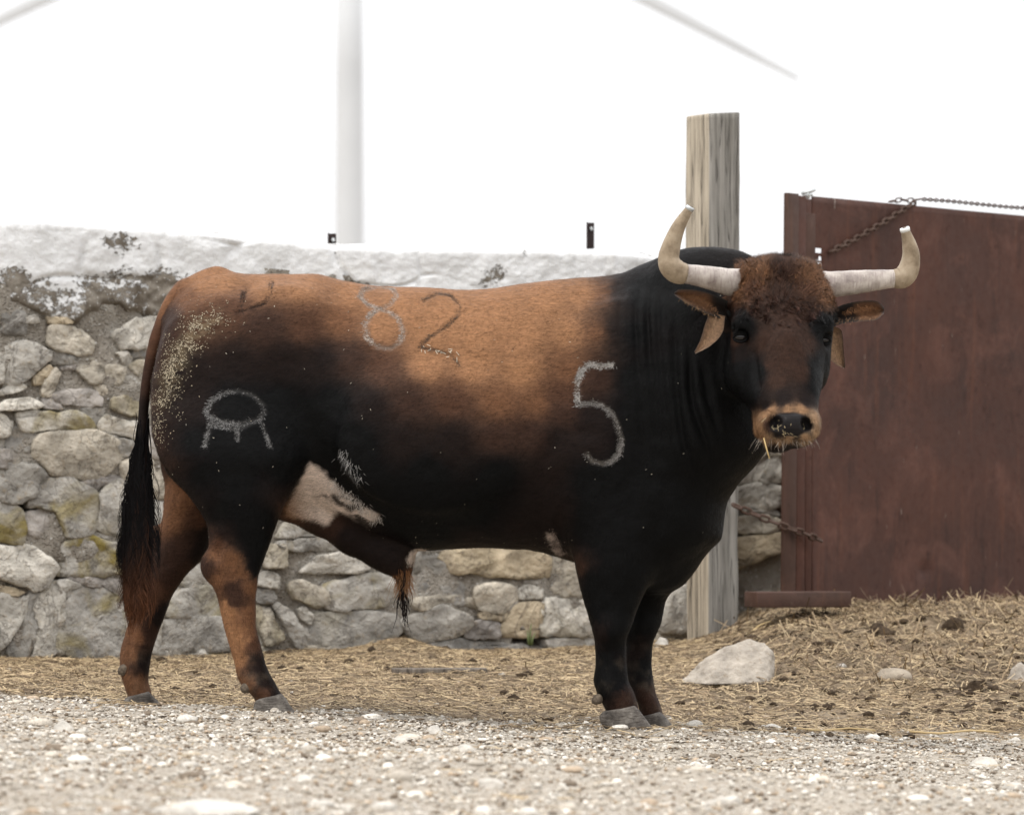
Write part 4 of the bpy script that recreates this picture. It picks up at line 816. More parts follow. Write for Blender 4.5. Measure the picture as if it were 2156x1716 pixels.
neck = loft_levels([
    (531, 1470, 1530, 11.72, .02, -38, 2), (536, 1425, 1560, 11.73, .055, -38, 2), (550, 1385, 1586, 11.74, .09, -38, 2), (590, 1330, 1600, 11.75, .14, -38, 2), (660, 1300, 1612, 11.75, .19, -38, 2),
    (760, 1290, 1618, 11.75, .21, -38, 2.1), (860, 1290, 1618, 11.75, .215, -36, 2.1), (930, 1290, 1616, 11.755, .21, -34, 2.1), (975, 1290, 1592, 11.765, .20, -30, 2.1), (1020, 1290, 1553, 11.785, .19, -25, 2.1), (1060, 1290, 1530, 11.80, .185, -20, 2.1),
    (1095, 1290, 1524, 11.81, .18, -15, 2.1), (1130, 1290, 1519, 11.82, .175, -12, 2.1), (1160, 1290, 1492, 11.84, .17, -10, 2.1), (1200, 1300, 1464, 11.85, .14, -8, 2), (1228, 1330, 1440, 11.86, .1, 0, 2), (1247, 1360, 1410, 11.86, .04, 0, 2)])
HY_ = 9.0
def hrow(py, l, r, yf, yb, yaw=HY_, n=2.4): return (py, l, r, (yf + yb) / 2, (yb - yf) / 2, yaw, n)
head = loft_levels([
    hrow(552, 1605, 1672, 11.50, 11.58, n=2), hrow(557, 1578, 1700, 11.45, 11.62), hrow(570, 1557, 1722, 11.40, 11.65), hrow(602, 1543, 1738, 11.345, 11.67, n=2.5), hrow(640, 1532, 1747, 11.305, 11.68, n=2.6),
    hrow(672, 1529, 1749, 11.28, 11.68, n=2.6), hrow(706, 1535, 1746, 11.258, 11.68, n=2.5), hrow(747, 1542, 1736, 11.225, 11.66, n=2.3), hrow(787, 1545, 1729, 11.19, 11.62, n=2.2), hrow(815, 1552, 1726, 11.165, 11.56, n=2.2),
    hrow(840, 1566, 1720, 11.14, 11.49, n=2.2), hrow(865, 1586, 1717, 11.115, 11.43, n=2.3), hrow(890, 1590, 1722, 11.10, 11.38, n=2.5), hrow(908, 1591, 1721, 11.10, 11.36, n=2.5), hrow(924, 1602, 1713, 11.115, 11.35, n=2.4), hrow(935, 1616, 1699, 11.14, 11.34, n=2.2), hrow(941, 1630, 1685, 11.18, 11.32, n=2)])
hind_near = loft_levels([
    (760, 350, 560, 11.80, .08, 0, 2), (820, 332, 610, 11.755, .105, 0, 2), (900, 321, 640, 11.725, .125, 0, 2), (960, 334, 648, 11.705, .125, 0, 2), (1010, 368, 625, 11.70, .115, 0, 2), (1060, 408, 600, 11.69, .10, 0, 2), (1110, 437, 581, 11.69, .08, 0, 2),
    (1150, 440, 567, 11.69, .066, 0, 2.1), (1188, 431, 551, 11.69, .058, 0, 2.2), (1215, 438, 542, 11.69, .053, 0, 2.2), (1250, 455, 539, 11.69, .047, 0, 2.2), (1312, 469, 538, 11.69, .041, 0, 2.1), (1362, 483, 550, 11.69, .040, 0, 2.1), (1397, 494, 559, 11.69, .043, 0, 2.1),
    (1425, 500, 572, 11.69, .05, 0, 2.1), (1446, 513, 585, 11.685, .052, 0, 2.1), (1465, 531, 596, 11.68, .05, 0, 2.1), (1487, 540, 600, 11.68, .045, 0, 2)])
hind_far = loft_levels([
    (860, 340, 560, 12.06, .11, 0, 2), (960, 336, 540, 12.11, .115, 0, 2), (1030, 346, 505, 12.12, .105, 0, 2), (1080, 344, 475, 12.12, .085, 0, 2), (1125, 332, 452, 12.12, .068, 0, 2), (1172, 318, 430, 12.12, .058, 0, 2.1), (1208, 306, 393, 12.12, .052, 0, 2.1), (1276, 284, 354, 12.12, .044, 0, 2.1),
    (1337, 264, 331, 12.12, .041, 0, 2.1), (1386, 252, 319, 12.12, .044, 0, 2.1), (1415, 253, 315, 12.12, .049, 0, 2.1), (1437, 261, 312, 12.12, .05, 0, 2.1), (1455, 268, 316, 12.12, .048, 0, 2), (1470, 272, 318, 12.12, .045, 0, 2)])
fore_near = loft_levels([
    (960, 1225, 1420, 11.72, .07, 0, 2), (1040, 1205, 1415, 11.70, .1, 0, 2), (1110, 1202, 1400, 11.695, .112, 0, 2), (1186, 1210, 1380, 11.69, .105, 0, 2), (1257, 1227, 1352, 11.69, .083, 0, 2.1), (1309, 1242, 1331, 11.69, .066, 0, 2.2), (1345, 1253, 1317, 11.69, .052, 0, 2.2), (1397, 1256, 1319, 11.69, .045, 0, 2.1),
    (1432, 1252, 1323, 11.69, .05, 0, 2.1), (1457, 1257, 1334, 11.69, .053, 0, 2.1), (1482, 1268, 1342, 11.69, .052, 0, 2.1), (1510, 1280, 1348, 11.69, .045, 0, 2)])
fore_far = loft_levels([
    (1040, 1290, 1450, 11.98, .1, 0, 2), (1180, 1305, 1425, 11.98, .095, 0, 2), (1257, 1318, 1405, 11.98, .08, 0, 2.1), (1309, 1319, 1393, 11.98, .066, 0, 2.1), (1345, 1316, 1375, 11.98, .052, 0, 2.1), (1397, 1315, 1372, 11.98, .045, 0, 2.1), (1432, 1322, 1375, 11.98, .05, 0, 2.1),
    (1457, 1330, 1379, 11.98, .052, 0, 2), (1482, 1344, 1389, 11.98, .05, 0, 2), (1510, 1352, 1396, 11.98, .045, 0, 2)])
# ---- voxel field with smooth unions
LO = np.array([at(235, 0, 12.1)[0] - .05, 11.0, -0.12]); HI = np.array([at(1775, 0, 11.3)[0] + .03, 12.32, 1.47])
I0 = np.floor(LO / VX).astype(int); DIM = np.ceil((HI - LO) / VX).astype(int)
BG = 0.09
FIELD = np.full(DIM, BG, np.float32)
TR = vdb.createLinearTransform(voxelSize=VX)
def smin(a, b, k):
    h = np.clip(0.5 + 0.5 * (b - a) / k, 0, 1); return b * (1 - h) + a * h - k * h * (1 - h)
def _box(lo, hi):
    a = np.maximum(np.floor((lo - BG) / VX).astype(int) - I0, 0); b = np.minimum(np.ceil((hi + BG) / VX).astype(int) - I0, DIM)
    return a, b
def add_mesh(part, k):
    V, Q, T = part
    g = vdb.FloatGrid.createLevelSetFromPolygons(V.astype(np.float32), triangles=T.astype(np.uint32), quads=Q.astype(np.uint32), transform=TR, halfWidth=BG / VX)
    a, b = _box(V.min(0), V.max(0)); arr = np.zeros(b - a, np.float32)
    g.copyToArray(arr, ijk=tuple(int(v) for v in (a + I0)))
    s = np.s_[a[0]:b[0], a[1]:b[1], a[2]:b[2]]
    FIELD[s] = smin(FIELD[s], arr, k)
def _grid(a, b):
    return [((np.arange(a[i], b[i]) + I0[i]) * VX).astype(np.float32) for i in range(3)]
def ell(c, r, k=0.05, sub=False, rot=None):
    """smooth-add (or carve) an ellipsoid; rot: (yaw about Z, pitch about X, roll about Y) degrees"""
    c = np.asarray(c, float); r = np.asarray(r, float); R = r.max() + 0.0
    a, b = _box(c - R, c + R)
    if (b <= a).any(): return
    gx, gy, gz = _grid(a, b)
    x = (gx - c[0])[:, None, None]; y = (gy - c[1])[None, :, None]; z = (gz - c[2])[None, None, :]
    if rot:
        M = np.array((Matrix.Rotation(math.radians(rot[0]), 3, 'Z') @ Matrix.Rotation(math.radians(rot[1]), 3, 'X') @ Matrix.Rotation(math.radians(rot[2]), 3, 'Y')).transposed())
        x, y, z = [M[i, 0] * x + M[i, 1] * y + M[i, 2] * z for i in range(3)]
    k0 = np.sqrt((x / r[0]) ** 2 + (y / r[1]) ** 2 + (z / r[2]) ** 2); k1 = np.sqrt((x / r[0] ** 2) ** 2 + (y / r[1] ** 2) ** 2 + (z / r[2] ** 2) ** 2) + 1e-6
    d = np.clip(k0 * (k0 - 1) / k1, -BG, BG).astype(np.float32)
    s = np.s_[a[0]:b[0], a[1]:b[1], a[2]:b[2]]
    FIELD[s] = -smin(-FIELD[s], d, k) if sub else smin(FIELD[s], d, k)
def capsule(p, q, ra, rb, k=0.04, sub=False):
    p = np.asarray(p, float); q = np.asarray(q, float); R = max(ra, rb)
    a, b = _box(np.minimum(p, q) - R, np.maximum(p, q) + R)
    gx, gy, gz = _grid(a, b); d = q - p; L2 = d @ d
    x = (gx - p[0])[:, None, None]; y = (gy - p[1])[None, :, None]; z = (gz - p[2])[None, None, :]
    t = np.clip((x * d[0] + y * d[1] + z * d[2]) / L2, 0, 1)
    dd = np.sqrt((x - t * d[0]) ** 2 + (y - t * d[1]) ** 2 + (z - t * d[2]) ** 2) - (ra + (rb - ra) * t)
    dd = np.clip(dd, -BG, BG).astype(np.float32)
    s = np.s_[a[0]:b[0], a[1]:b[1], a[2]:b[2]]
    FIELD[s] = -smin(-FIELD[s], dd, k) if sub else smin(FIELD[s], dd, k)
add_mesh(torso, .01)
add_mesh(hind_near, .06); add_mesh(hind_far, .06)
add_mesh(fore_near, .05); add_mesh(fore_far, .05)
add_mesh(neck, .07)
# muscle masses
ell(at(455, 800, 11.74), (.17, .09, .24), .07)                                  # haunch
ell(at(600, 700, 11.75), (.13, .07, .13), .09)                                  # hip
ell(at(1320, 830, 11.665), (.13, .075, .28), .08, rot=(0, 0, -8))               # shoulder blade
ell(at(1262, 1010, 11.65), (.10, .06, .14), .07)                                # upper arm
ell(at(1400, 1060, 11.69), (.11, .08, .14), .08)                                # breast muscle
ell(at(455, 800, 12.12), (.17, .09, .24), .07); ell(at(1320, 830, 12.08), (.13, .075, .28), .08)
ell(at(1475, 590, 11.74), (.13, .12, .075), .07)                                # crest
ell(at(900, 930, 11.60), (.26, .07, .2), .09)                                   # barrel of ribs
for a_, b_ in zip([(600, 1060, 11.93, .05), (680, 1085, 11.9, .055), (745, 1128, 11.88, .05), (805, 1162, 11.87, .044), (838, 1180, 11.86, .036)],
                  [(680, 1085, 11.9, .055), (745, 1128, 11.88, .05), (805, 1162, 11.87, .044), (838, 1180, 11.86, .036), (848, 1203, 11.86, .024)]):
    capsule(at(*a_[:3]), at(*b_[:3]), a_[3], b_[3], .05)
# tail root
capsule(at(452, 592, 11.93), at(392, 617, 11.90), .045, .04, .04)
capsule(at(392, 617, 11.90), at(352, 680, 11.86), .036, .03, .02)
# hocks, knees, fetlocks
ell(at(444, 1192, 11.69), (.026, .03, .035), .03); ell(at(326, 1130, 12.12), (.02, .03, .035), .03)
ell(at(1288, 1318, 11.66), (.045, .045, .05), .03); ell(at(1352, 1318, 11.96), (.042, .045, .05), .03)
# head
add_mesh(head, .045)
hd = lambda px, py, dep: at(px, py, dep)
ell(hd(1640, 580, 11.44), (.10, .09, .05), .05, rot=(9, 0, 0))                   # poll
ell(hd(1562, 684, 11.335), (.030, .035, .034), .03)                              # brow near
ell(hd(1730, 688, 11.34), (.028, .035, .034), .03)                              # brow far
ell(hd(1562, 778, 11.44), (.045, .1, .075), .05)                                 # cheek
ell(hd(1722, 770, 11.46), (.03, .1, .07), .05)
ell(hd(1652, 785, 11.225), (.05, .025, .12), .08)                                 # nose bridge
ell(hd(1636, 938, 11.22), (.036, .05, .018), .02)                                # chin
ell(hd(1613, 893, 11.125), (.03, .04, .04), .03); ell(hd(1704, 893, 11.13), (.03, .04, .04), .03)   # nostril wings
ell(hd(1663, 898, 11.10), (.045, .022, .034), .025)                              # nose pad
ell(hd(1632, 889, 11.085), (.020, .04, .0215), .010, sub=True, rot=(0, 0, 30))   # nostrils
ell(hd(1700, 893, 11.085), (.017, .04, .0215), .010, sub=True, rot=(0, 0, -34))
capsule(hd(1598, 924, 11.15), hd(1640, 928, 11.095), .004, .004, .012, sub=True)  # mouth line
capsule(hd(1640, 928, 11.095), hd(1712, 920, 11.16), .004, .004, .012, sub=True)
EYE_N = hd(1559, 709, 11.318); EYE_F = hd(1737, 715, 11.325)
ell(EYE_N, (.026, .022, .02), .012, sub=True); ell(EYE_F, (.02, .022, .019), .012, sub=True)
capsule(hd(1585, 742, 11.27), hd(1598, 812, 11.20), .006, .005, .02, sub=True)     # crease below the eye
capsule(hd(1592, 560, 11.5), hd(1592, 560, 11.49), .001, .001)
g = vdb.FloatGrid(BG); g.copyFromArray(FIELD, ijk=tuple(int(v) for v in I0), tolerance=0.0); g.transform = TR; g.gridClass = vdb.GridClass.LEVEL_SET
BV, BQ = g.convertToQuads(isovalue=0.0)
BV = np.array(BV, float); BQ = np.array(BQ, int)
del FIELD, g
# keep the one connected body only
def components(nv, Q):
    lab = np.arange(nv)
    E = np.concatenate([Q[:, [0, 1]], Q[:, [1, 2]], Q[:, [2, 3]], Q[:, [3, 0]]])
    while True:
        m = np.minimum(lab[E[:, 0]], lab[E[:, 1]]); new = lab.copy()
        np.minimum.at(new, E[:, 0], m); np.minimum.at(new, E[:, 1], m); new = new[new]
        new = new[new]
        if (new == lab).all(): return lab, E
        lab = new
_lab, BE = components(len(BV), BQ)
_big = np.bincount(_lab).argmax(); keep = _lab == _big
if not keep.all():
    idx = -np.ones(len(BV), int); idx[keep] = np.arange(keep.sum()); BQ = idx[BQ[keep[BQ].all(1)]]; BV = BV[keep]
BE = np.concatenate([BQ[:, [0, 1]], BQ[:, [1, 2]], BQ[:, [2, 3]], BQ[:, [3, 0]]])
_deg = np.bincount(BE[:, 0], minlength=len(BV)) + np.bincount(BE[:, 1], minlength=len(BV))
def lap(A):
    S = np.zeros_like(A)
    for c in range(A.shape[1]):
        S[:, c] = np.bincount(BE[:, 0], A[BE[:, 1], c], len(BV)) + np.bincount(BE[:, 1], A[BE[:, 0], c], len(BV))
    return S / _deg[:, None]
def normals(V, Q):
    N = np.cross(V[Q[:, 2]] - V[Q[:, 0]], V[Q[:, 3]] - V[Q[:, 1]]); out = np.zeros_like(V)
    for j in range(4):
        for c in range(3): out[:, c] += np.bincount(Q[:, j], N[:, c], len(V))
    return out / (np.linalg.norm(out, axis=1)[:, None] + 1e-12)
for _ in range(9):
    BV = BV + 0.55 * (lap(BV) - BV); BV = BV - 0.565 * (lap(BV) - BV)
_vol = np.einsum('ij,ij->i', BV[BQ[:, 0]], np.cross(BV[BQ[:, 1]], BV[BQ[:, 2]])).sum() + np.einsum('ij,ij->i', BV[BQ[:, 0]], np.cross(BV[BQ[:, 2]], BV[BQ[:, 3]])).sum()
if _vol < 0: BQ = BQ[:, ::-1].copy()
BN = normals(BV, BQ)
# elevation coordinates of the hide (columns and rows of the side view measured on the animal's own upright planes)
def elev(V):
    return CX + V[:, 0] * FPX / V[:, 1], HY - (V[:, 2] - CZ) * FPX / V[:, 1]
EP, ER = elev(BV)
is_head = (EP > 1500) & (BV[:, 1] < 11.60 + 0.0 * EP) & (ER < 960) & ~((EP < 1540) & (ER > 700))
is_head &= (BV[:, 1] < 11.60 - np.clip((1560 - EP) / 60, 0, 1) * .15)
is_head &= ~((ER > 832) & ((EP < 1580) | (BV[:, 1] > 11.42 - np.clip((ER - 832) / 60, 0, 1) * .06)))
near = BV[:, 1] < 11.88
# ---- folds and small relief
def poly_d(px, py, pts):
    P = np.asarray(pts, float); best = np.full(len(px), 1e9); side = np.zeros(len(px)); tt = np.zeros(len(px)); L = 0
    for a, b in zip(P[:-1], P[1:]):
        d = b - a; l = np.hypot(*d) + 1e-9
        t = np.clip(((px - a[0]) * d[0] + (py - a[1]) * d[1]) / l ** 2, 0, 1)
        dd = np.hypot(px - a[0] - t * d[0], py - a[1] - t * d[1])
        m = dd < best; best[m] = dd[m]; tt[m] = L + t[m] * l; L += l
    return best, tt / max(L, 1e-9)
disp = np.zeros(len(BV))
TEND = [([(478, 1262), (492, 1320), (506, 1380), (520, 1425)], 6, .006), ([(308, 1230), (286, 1300), (272, 1370), (270, 1420)], 6, .005), ([(1276, 1345), (1278, 1400), (1276, 1440)], 5, .005), ([(1332, 1350), (1332, 1400), (1338, 1445)], 5, .005), ([(470, 1120), (462, 1160), (455, 1190)], 8, .007), ([(420, 1000), (450, 1060), (470, 1120)], 10, .006)]
FOLDS = [([(1287, 600), (1281, 660), (1280, 740), (1285, 800)], 4.5, .0028), ([(1300, 592), (1294, 660), (1293, 760), (1300, 850)], 4.5, .003), ([(1314, 586), (1308, 660), (1308, 780), (1318, 900)], 5, .0045),
         ([(1345, 590), (1340, 680), (1342, 780), (1352, 880), (1368, 970)], 5.5, .009), ([(1372, 600), (1365, 700), (1368, 800), (1385, 900), (1402, 980)], 5.5, .008), ([(1392, 610), (1386, 700), (1390, 800), (1406, 890)], 5, .0045),
         ([(1420, 650), (1416, 740), (1424, 830), (1442, 930), (1465, 1010)], 6.5, .010), ([(1448, 720), (1452, 810), (1470, 900), (1495, 990)], 6.5, .010), ([(1482, 760), (1490, 840), (1508, 920)], 7, .006),
         ([(1330, 600), (1326, 680), (1328, 760)], 4, .003), ([(1178, 1060), (1180, 1110), (1196, 1170)], 7, .008), ([(1160, 900), (1150, 980), (1165, 1060), (1178, 1110)], 14, .006), ([(1405, 1000), (1400, 1080), (1375, 1160)], 14, .006)]
fw_ = (fbm(BV * np.array([1, 1, .6]), 6, 2, 401) - .5) * 34; fa_ = sstep(.25, .65, fbm(BV * np.array([1, 1, .5]), 5, 2, 405))
for pts, w, dep in FOLDS:
    d, t = poly_d(EP + fw_, ER, smooth_curve(pts, 14)); m = near & ~is_head; dep = dep * .8
    fade = np.clip(np.minimum(t, 1 - t) * 5, 0, 1)
    disp -= np.where(m, dep * fade * (.25 + fa_) * (np.exp(-(d / w) ** 2) - 0.55 * np.exp(-((d - 2.2 * w) / (1.3 * w)) ** 2)), 0)
for pts, w, dep in TEND:
    d, t = poly_d(EP, ER, smooth_curve(pts, 14)); disp -= dep * np.clip(np.minimum(t, 1 - t) * 4, 0, 1) * np.exp(-(d / w) ** 2) * ~is_head
# gentle ribs, muscle unevenness
disp += np.where((EP > 760) & (EP < 1180) & (ER > 640) & (ER < 1080), .0016 * np.sin((EP - (ER - 800) * .18) / 34 * 2 * np.pi) * np.clip((EP - 760) / 120, 0, 1) * np.clip((1180 - EP) / 120, 0, 1) * np.clip((1080 - ER) / 200, 0, 1), 0)
disp += (fbm(BV, 7, 3, 5) - .5) * .012 * (~is_head) + (fbm(BV, 28, 2, 9) - .5) * .0035
BRANDS = {   # freeze and fire brands on the near flank, shoulder and rump
    'eight_a': ([(792, 600), (768, 610), (760, 626), (775, 640), (800, 650), (825, 640), (838, 622), (826, 606), (800, 600)], 4.5),
    'eight_b': ([(800, 650), (782, 662), (771, 684), (776, 712), (795, 730), (822, 734), (845, 720), (851, 696), (842, 672), (822, 656), (800, 650)], 5),
    'two': ([(892, 634), (920, 618), (950, 622), (968, 640), (966, 664), (944, 686), (912, 706), (890, 724), (886, 732), (915, 736), (950, 748), (968, 768)], 4),
    'five_a': ([(1290, 768), (1266, 770), (1244, 766), (1228, 778), (1218, 800), (1217, 826), (1219, 850)], 5), 'five_b': ([(1219, 850), (1244, 848), (1268, 852), (1288, 868), (1302, 896), (1310, 926), (1306, 952), (1290, 970), (1268, 976), (1246, 970), (1237, 956)], 4.6),
    'ranch_a': ([(434, 868), (448, 842), (474, 826), (506, 822), (534, 832), (554, 852), (558, 868), (540, 884), (506, 892), (470, 888), (446, 878), (434, 868)], 4.6),
    'ranch_b': ([(446, 884), (440, 908), (432, 938)], 5), 'ranch_c': ([(450, 894), (480, 900), (500, 904), (530, 890), (552, 880)], 5), 'ranch_d': ([(500, 892), (502, 926)], 3), 'ranch_e': ([(548, 884), (560, 912), (570, 940)], 3),
    'letter_a': ([(518, 606), (513, 632), (508, 646), (512, 660)], 3.2), 'letter_b': ([(498, 658), (530, 648), (560, 638), (570, 618), (574, 592)], 3.2)}
brand_d = np.full(len(BV), 1e9)
for nm, (pts, w) in BRANDS.items():
    d, t = poly_d(EP, ER, pts); d = np.where(near & ~is_head, d, 1e9)
    disp -= .0035 * np.exp(-(d / (w * .8)) ** 2); brand_d = np.minimum(brand_d, d / w)
BV = BV + BN * disp[:, None]
for _ in range(1): BV = BV + 0.3 * (lap(BV) - BV)
BN = normals(BV, BQ); EP, ER = elev(BV)
# ---- coat colour: chestnut back, black flanks and neck, tan shanks, cream belly
T_ = (.240, .120, .058); C_ = (.128, .060, .030); Bp = (.062, .029, .0165); B_ = (.033, .0168, .0112); D_ = (.0095, .0058, .0048); K_ = (.0021, .0019, .0021); W_ = (.56, .46, .39); R_ = (.10, .035, .014)
CT = [(420, 592, T_), (470, 590, T_), (392, 625, C_), (560, 600, T_), (640, 600, T_), (740, 622, T_), (850, 645, T_), (950, 660, T_), (1050, 640, T_), (1150, 630, T_), (1230, 620, T_), (1275, 620, C_), (1305, 620, D_), (1340, 620, K_), (1400, 620, K_),
      (360, 680, B_), (420, 680, Bp), (480, 660, Bp), (560, 690, B_), (640, 690, Bp), (720, 680, C_), (800, 690, T_), (900, 700, T_), (1000, 700, T_), (1100, 700, T_), (1200, 700, T_), (1262, 700, C_), (1300, 700, D_), (1330, 700, K_),
      (340, 760, B_), (400, 780, D_), (500, 770, D_), (600, 760, D_), (680, 760, D_), (740, 760, B_), (800, 775, Bp), (900, 770, T_), (1000, 770, T_), (1100, 780, T_), (1200, 780, C_), (1262, 800, B_), (1340, 800, K_), (1450, 800, K_),
      (330, 850, B_), (365, 850, D_), (400, 850, D_), (500, 850, K_), (600, 850, K_), (700, 850, K_), (780, 850, D_), (860, 850, B_), (950, 850, Bp), (1050, 850, C_), (1130, 850, C_), (1190, 835, Bp), (1185, 870, B_), (1250, 870, D_), (1320, 880, K_), (1450, 900, K_),
      (335, 930, B_), (365, 930, D_), (400, 930, K_), (480, 930, K_), (600, 930, K_), (750, 930, K_), (850, 930, D_), (950, 930, D_), (1050, 925, B_), (1120, 915, B_), (1170, 930, D_), (1250, 930, D_), (1320, 950, K_),
      (420, 1000, K_), (385, 990, D_), (360, 985, B_), (500, 1000, K_), (600, 1000, K_), (760, 1000, K_), (900, 1000, K_), (1050, 1000, K_), (1150, 1000, D_), (1250, 1010, K_), (1350, 1000, K_), (1450, 1000, K_), (1500, 1000, K_),
      (520, 1080, K_), (480, 1080, K_), (446, 1112, B_), (455, 1090, K_), (470, 1112, D_), (850, 1080, K_), (1000, 1080, K_), (1170, 1080, D_), (1250, 1100, K_), (1350, 1100, K_), (1450, 1100, K_), (640, 960, K_), (700, 970, K_), (800, 1060, K_), (590, 1040, D_), (570, 1090, K_),
      (1000, 1140, D_), (1100, 1140, D_), (900, 1130, K_), (700, 1105, B_), (740, 1130, D_), (760, 1150, D_), (800, 1170, D_), (835, 1190, D_), (848, 1215, C_), (612, 1072, C_), (602, 1088, Bp),
      (455, 1150, Bp), (452, 1168, C_), (434, 1190, B_), (485, 1180, C_), (540, 1150, K_), (525, 1120, K_), (548, 1185, K_), (460, 1225, C_), (500, 1205, C_), (487, 1240, B_), (495, 1256, B_), (530, 1235, C_), (475, 1290, T_), (520, 1300, C_), (495, 1340, T_), (540, 1360, Bp), (500, 1390, T_), (548, 1400, D_), (562, 1430, D_), (520, 1435, C_), (582, 1456, D_), (545, 1465, Bp),
      (330, 1000, D_), (365, 1010, D_), (400, 1060, D_), (425, 1110, D_),
      (1222, 1200, B_), (1245, 1215, K_), (1240, 1280, K_), (1260, 1330, D_), (1300, 1330, K_), (1280, 1400, K_), (1290, 1445, K_), (1305, 1470, B_), (1340, 1380, D_), (1360, 1400, K_), (1370, 1475, B_), (1350, 1280, K_), (1430, 1200, K_), (1300, 1180, K_)]
TM = (.31, .20, .118); CM = (.215, .122, .064)
CF = [(380, 1050, C_), (400, 1010, C_), (425, 1090, Bp), (360, 1090, C_), (390, 1150, B_), (355, 1200, B_), (330, 1260, Bp), (322, 1330, B_), (275, 1380, C_), (305, 1390, D_), (270, 1440, C_), (300, 1450, C_), (290, 1330, C_), (345, 960, B_), (440, 1130, D_), (460, 1080, D_), (420, 1160, D_), (400, 1200, B_), (345, 1290, D_), (318, 1400, D_)]
CB = (.105, .052, .027)
CH = [(1600, 578, CB), (1570, 600, CB), (1650, 575, B_), (1700, 585, CB), (1558, 622, CB), (1730, 620, CB), (1590, 615, Bp), (1690, 615, Bp), (1545, 640, Bp), (1650, 620, B_), (1650, 650, B_), (1605, 650, B_), (1700, 650, B_), (1565, 685, K_), (1545, 660, D_), (1738, 690, K_), (1650, 700, B_), (1618, 720, B_), (1690, 720, B_), (1650, 760, B_), (1620, 770, B_), (1550, 715, B_), (1560, 780, K_), (1600, 780, K_),
      (1635, 800, B_), (1690, 780, B_), (1722, 780, K_), (1580, 830, K_), (1650, 838, D_), (1700, 840, D_), (1610, 848, D_), (1725, 810, K_), (1550, 740, D_),
      (1608, 872, CM), (1597, 893, CM), (1598, 912, CM), (1625, 862, CM), (1660, 864, CM), (1690, 860, CM), (1716, 880, TM), (1718, 905, TM), (1660, 926, TM), (1615, 922, TM), (1695, 922, TM), (1640, 933, TM), (1635, 945, D_), (1660, 946, D_),
      (1660, 884, K_), (1660, 900, K_), (1645, 905, K_), (1632, 888, K_), (1700, 892, K_), (1618, 890, B_), (1680, 903, K_)]
def idw(px, py, pts, s, pw):
    X = np.array([(p[0], p[1]) for p in pts], float); C = np.log(np.array([p[2] for p in pts], float))
    num = np.zeros((len(px), 3)); den = np.zeros(len(px))
    for (x, y), c in zip(X, C):
        w = 1 / ((px - x) ** 2 + (py - y) ** 2 + s * s) ** pw; num += w[:, None] * c; den += w
    return np.exp(num / den[:, None])
def coat(V, EP, ER, headm, nearm):
    n1 = fbm(V, 11, 3, 31) - .5; n2 = fbm(V, 11, 3, 47) - .5; n3 = fbm(V, 55, 2, 61) - .5; n4 = fbm(V, 55, 2, 77) - .5
    lg_ = 1 + 1.6 * sstep(1120, 1200, ER); px = EP + n1 * 14 * lg_ + n3 * 9 * lg_; py = ER + n2 * 14 * lg_ + n4 * 9 * lg_
    A = idw(px, py, CT, 22 - 12 * sstep(1050, 1150, py), 1.9); H = idw(EP + n1 * 12 + n3 * 7, ER + n2 * 12 + n4 * 7, CH, 5, 2.2)
    fm = sstep(11.93, 11.99, V[:, 1]) * (EP < 520) * sstep(930, 980, ER); A = np.where((fm > 0)[:, None], A * (1 - fm[:, None]) + idw(px, py, CF, 9, 2.2) * fm[:, None], A)
    C = np.where(headm[:, None], H, A)
    # cream underside patches
    def blob(pts, w, soft):
        d, _ = poly_d(px, py, pts); return sstep(w + soft, w - soft, d)
    nb = ~headm
    def fill(poly, soft):
        P = np.asarray(poly, float); d, _ = poly_d(px, py, np.concatenate([P, P[:1]])); ins = np.zeros(len(px), bool)
        for (x1, y1), (x2, y2) in zip(P, np.roll(P, 1, 0)):
            with np.errstate(divide='ignore', invalid='ignore'): c_ = ((y1 > py) != (y2 > py)) & (px < (x2 - x1) * (py - y1) / (y2 - y1) + x1)
            ins ^= c_
        return sstep(-soft, soft, np.where(ins, d, -d))
    w = fill([(652, 974), (684, 996), (718, 1030), (752, 1056), (796, 1084), (782, 1106), (742, 1088), (712, 1078), (690, 1104), (650, 1092), (600, 1086), (616, 1050), (640, 1010)], 7)
    spots = sstep(.50, .60, fbm(V * np.array([.6, 1, 1]), 32, 3, 18)) * sstep(655, 690, px) * sstep(1030, 1052, py); hole = blob([(705, 1048), (722, 1062), (742, 1076)], 6, 4); w = w * (1 - np.maximum(spots, hole) * .92) * nb
    wl = sstep(680, 605, px + (1090 - py) * .5)
    w = np.maximum(w, np.maximum(blob([(868, 1176), (888, 1166)], 11, 4), blob([(1160, 1128), (1178, 1162)], 7, 6) * .6 * sstep(.35, .6, fbm(V, 60, 2, 28))) * nb)
    Wc = np.array(W_) * (1 - wl[:, None]) + np.array([.25, .145, .085]) * wl[:, None]
    C = C * (1 - w[:, None]) + Wc * w[:, None]
    fl = sstep(.72, .78, vnoise(V, 150, 91)) * 0
    C = C * (1 + (fbm(V, 120, 2, 15) - .5)[:, None] * .35)
    return np.clip(C, 0.003, .9)
BC = coat(BV, EP, ER, is_head, near)
rim = np.exp(-(np.clip(brand_d - .15, 0, 9) / .75) ** 2)
letter = (np.abs(EP - 535) < 50) & (np.abs(ER - 628) < 55)
ranch = (EP < 600) & (ER > 800); bcol = np.where(letter[:, None], np.array([.035, .02, .014]), np.where(ranch[:, None], np.array([.07, .067, .064]), np.array([.17, .15, .13])))
two = (EP > 878) & (EP < 985) & (ER > 600) & (ER < 790); bcol = np.where(two[:, None], np.array([.06, .036, .022]), bcol)
bowl = np.exp(-(((EP - 1262) / 40) ** 4 + ((ER - 912) / 52) ** 4)) * near * .6; BC = BC * (1 - bowl[:, None]) + np.array(D_) * bowl[:, None]
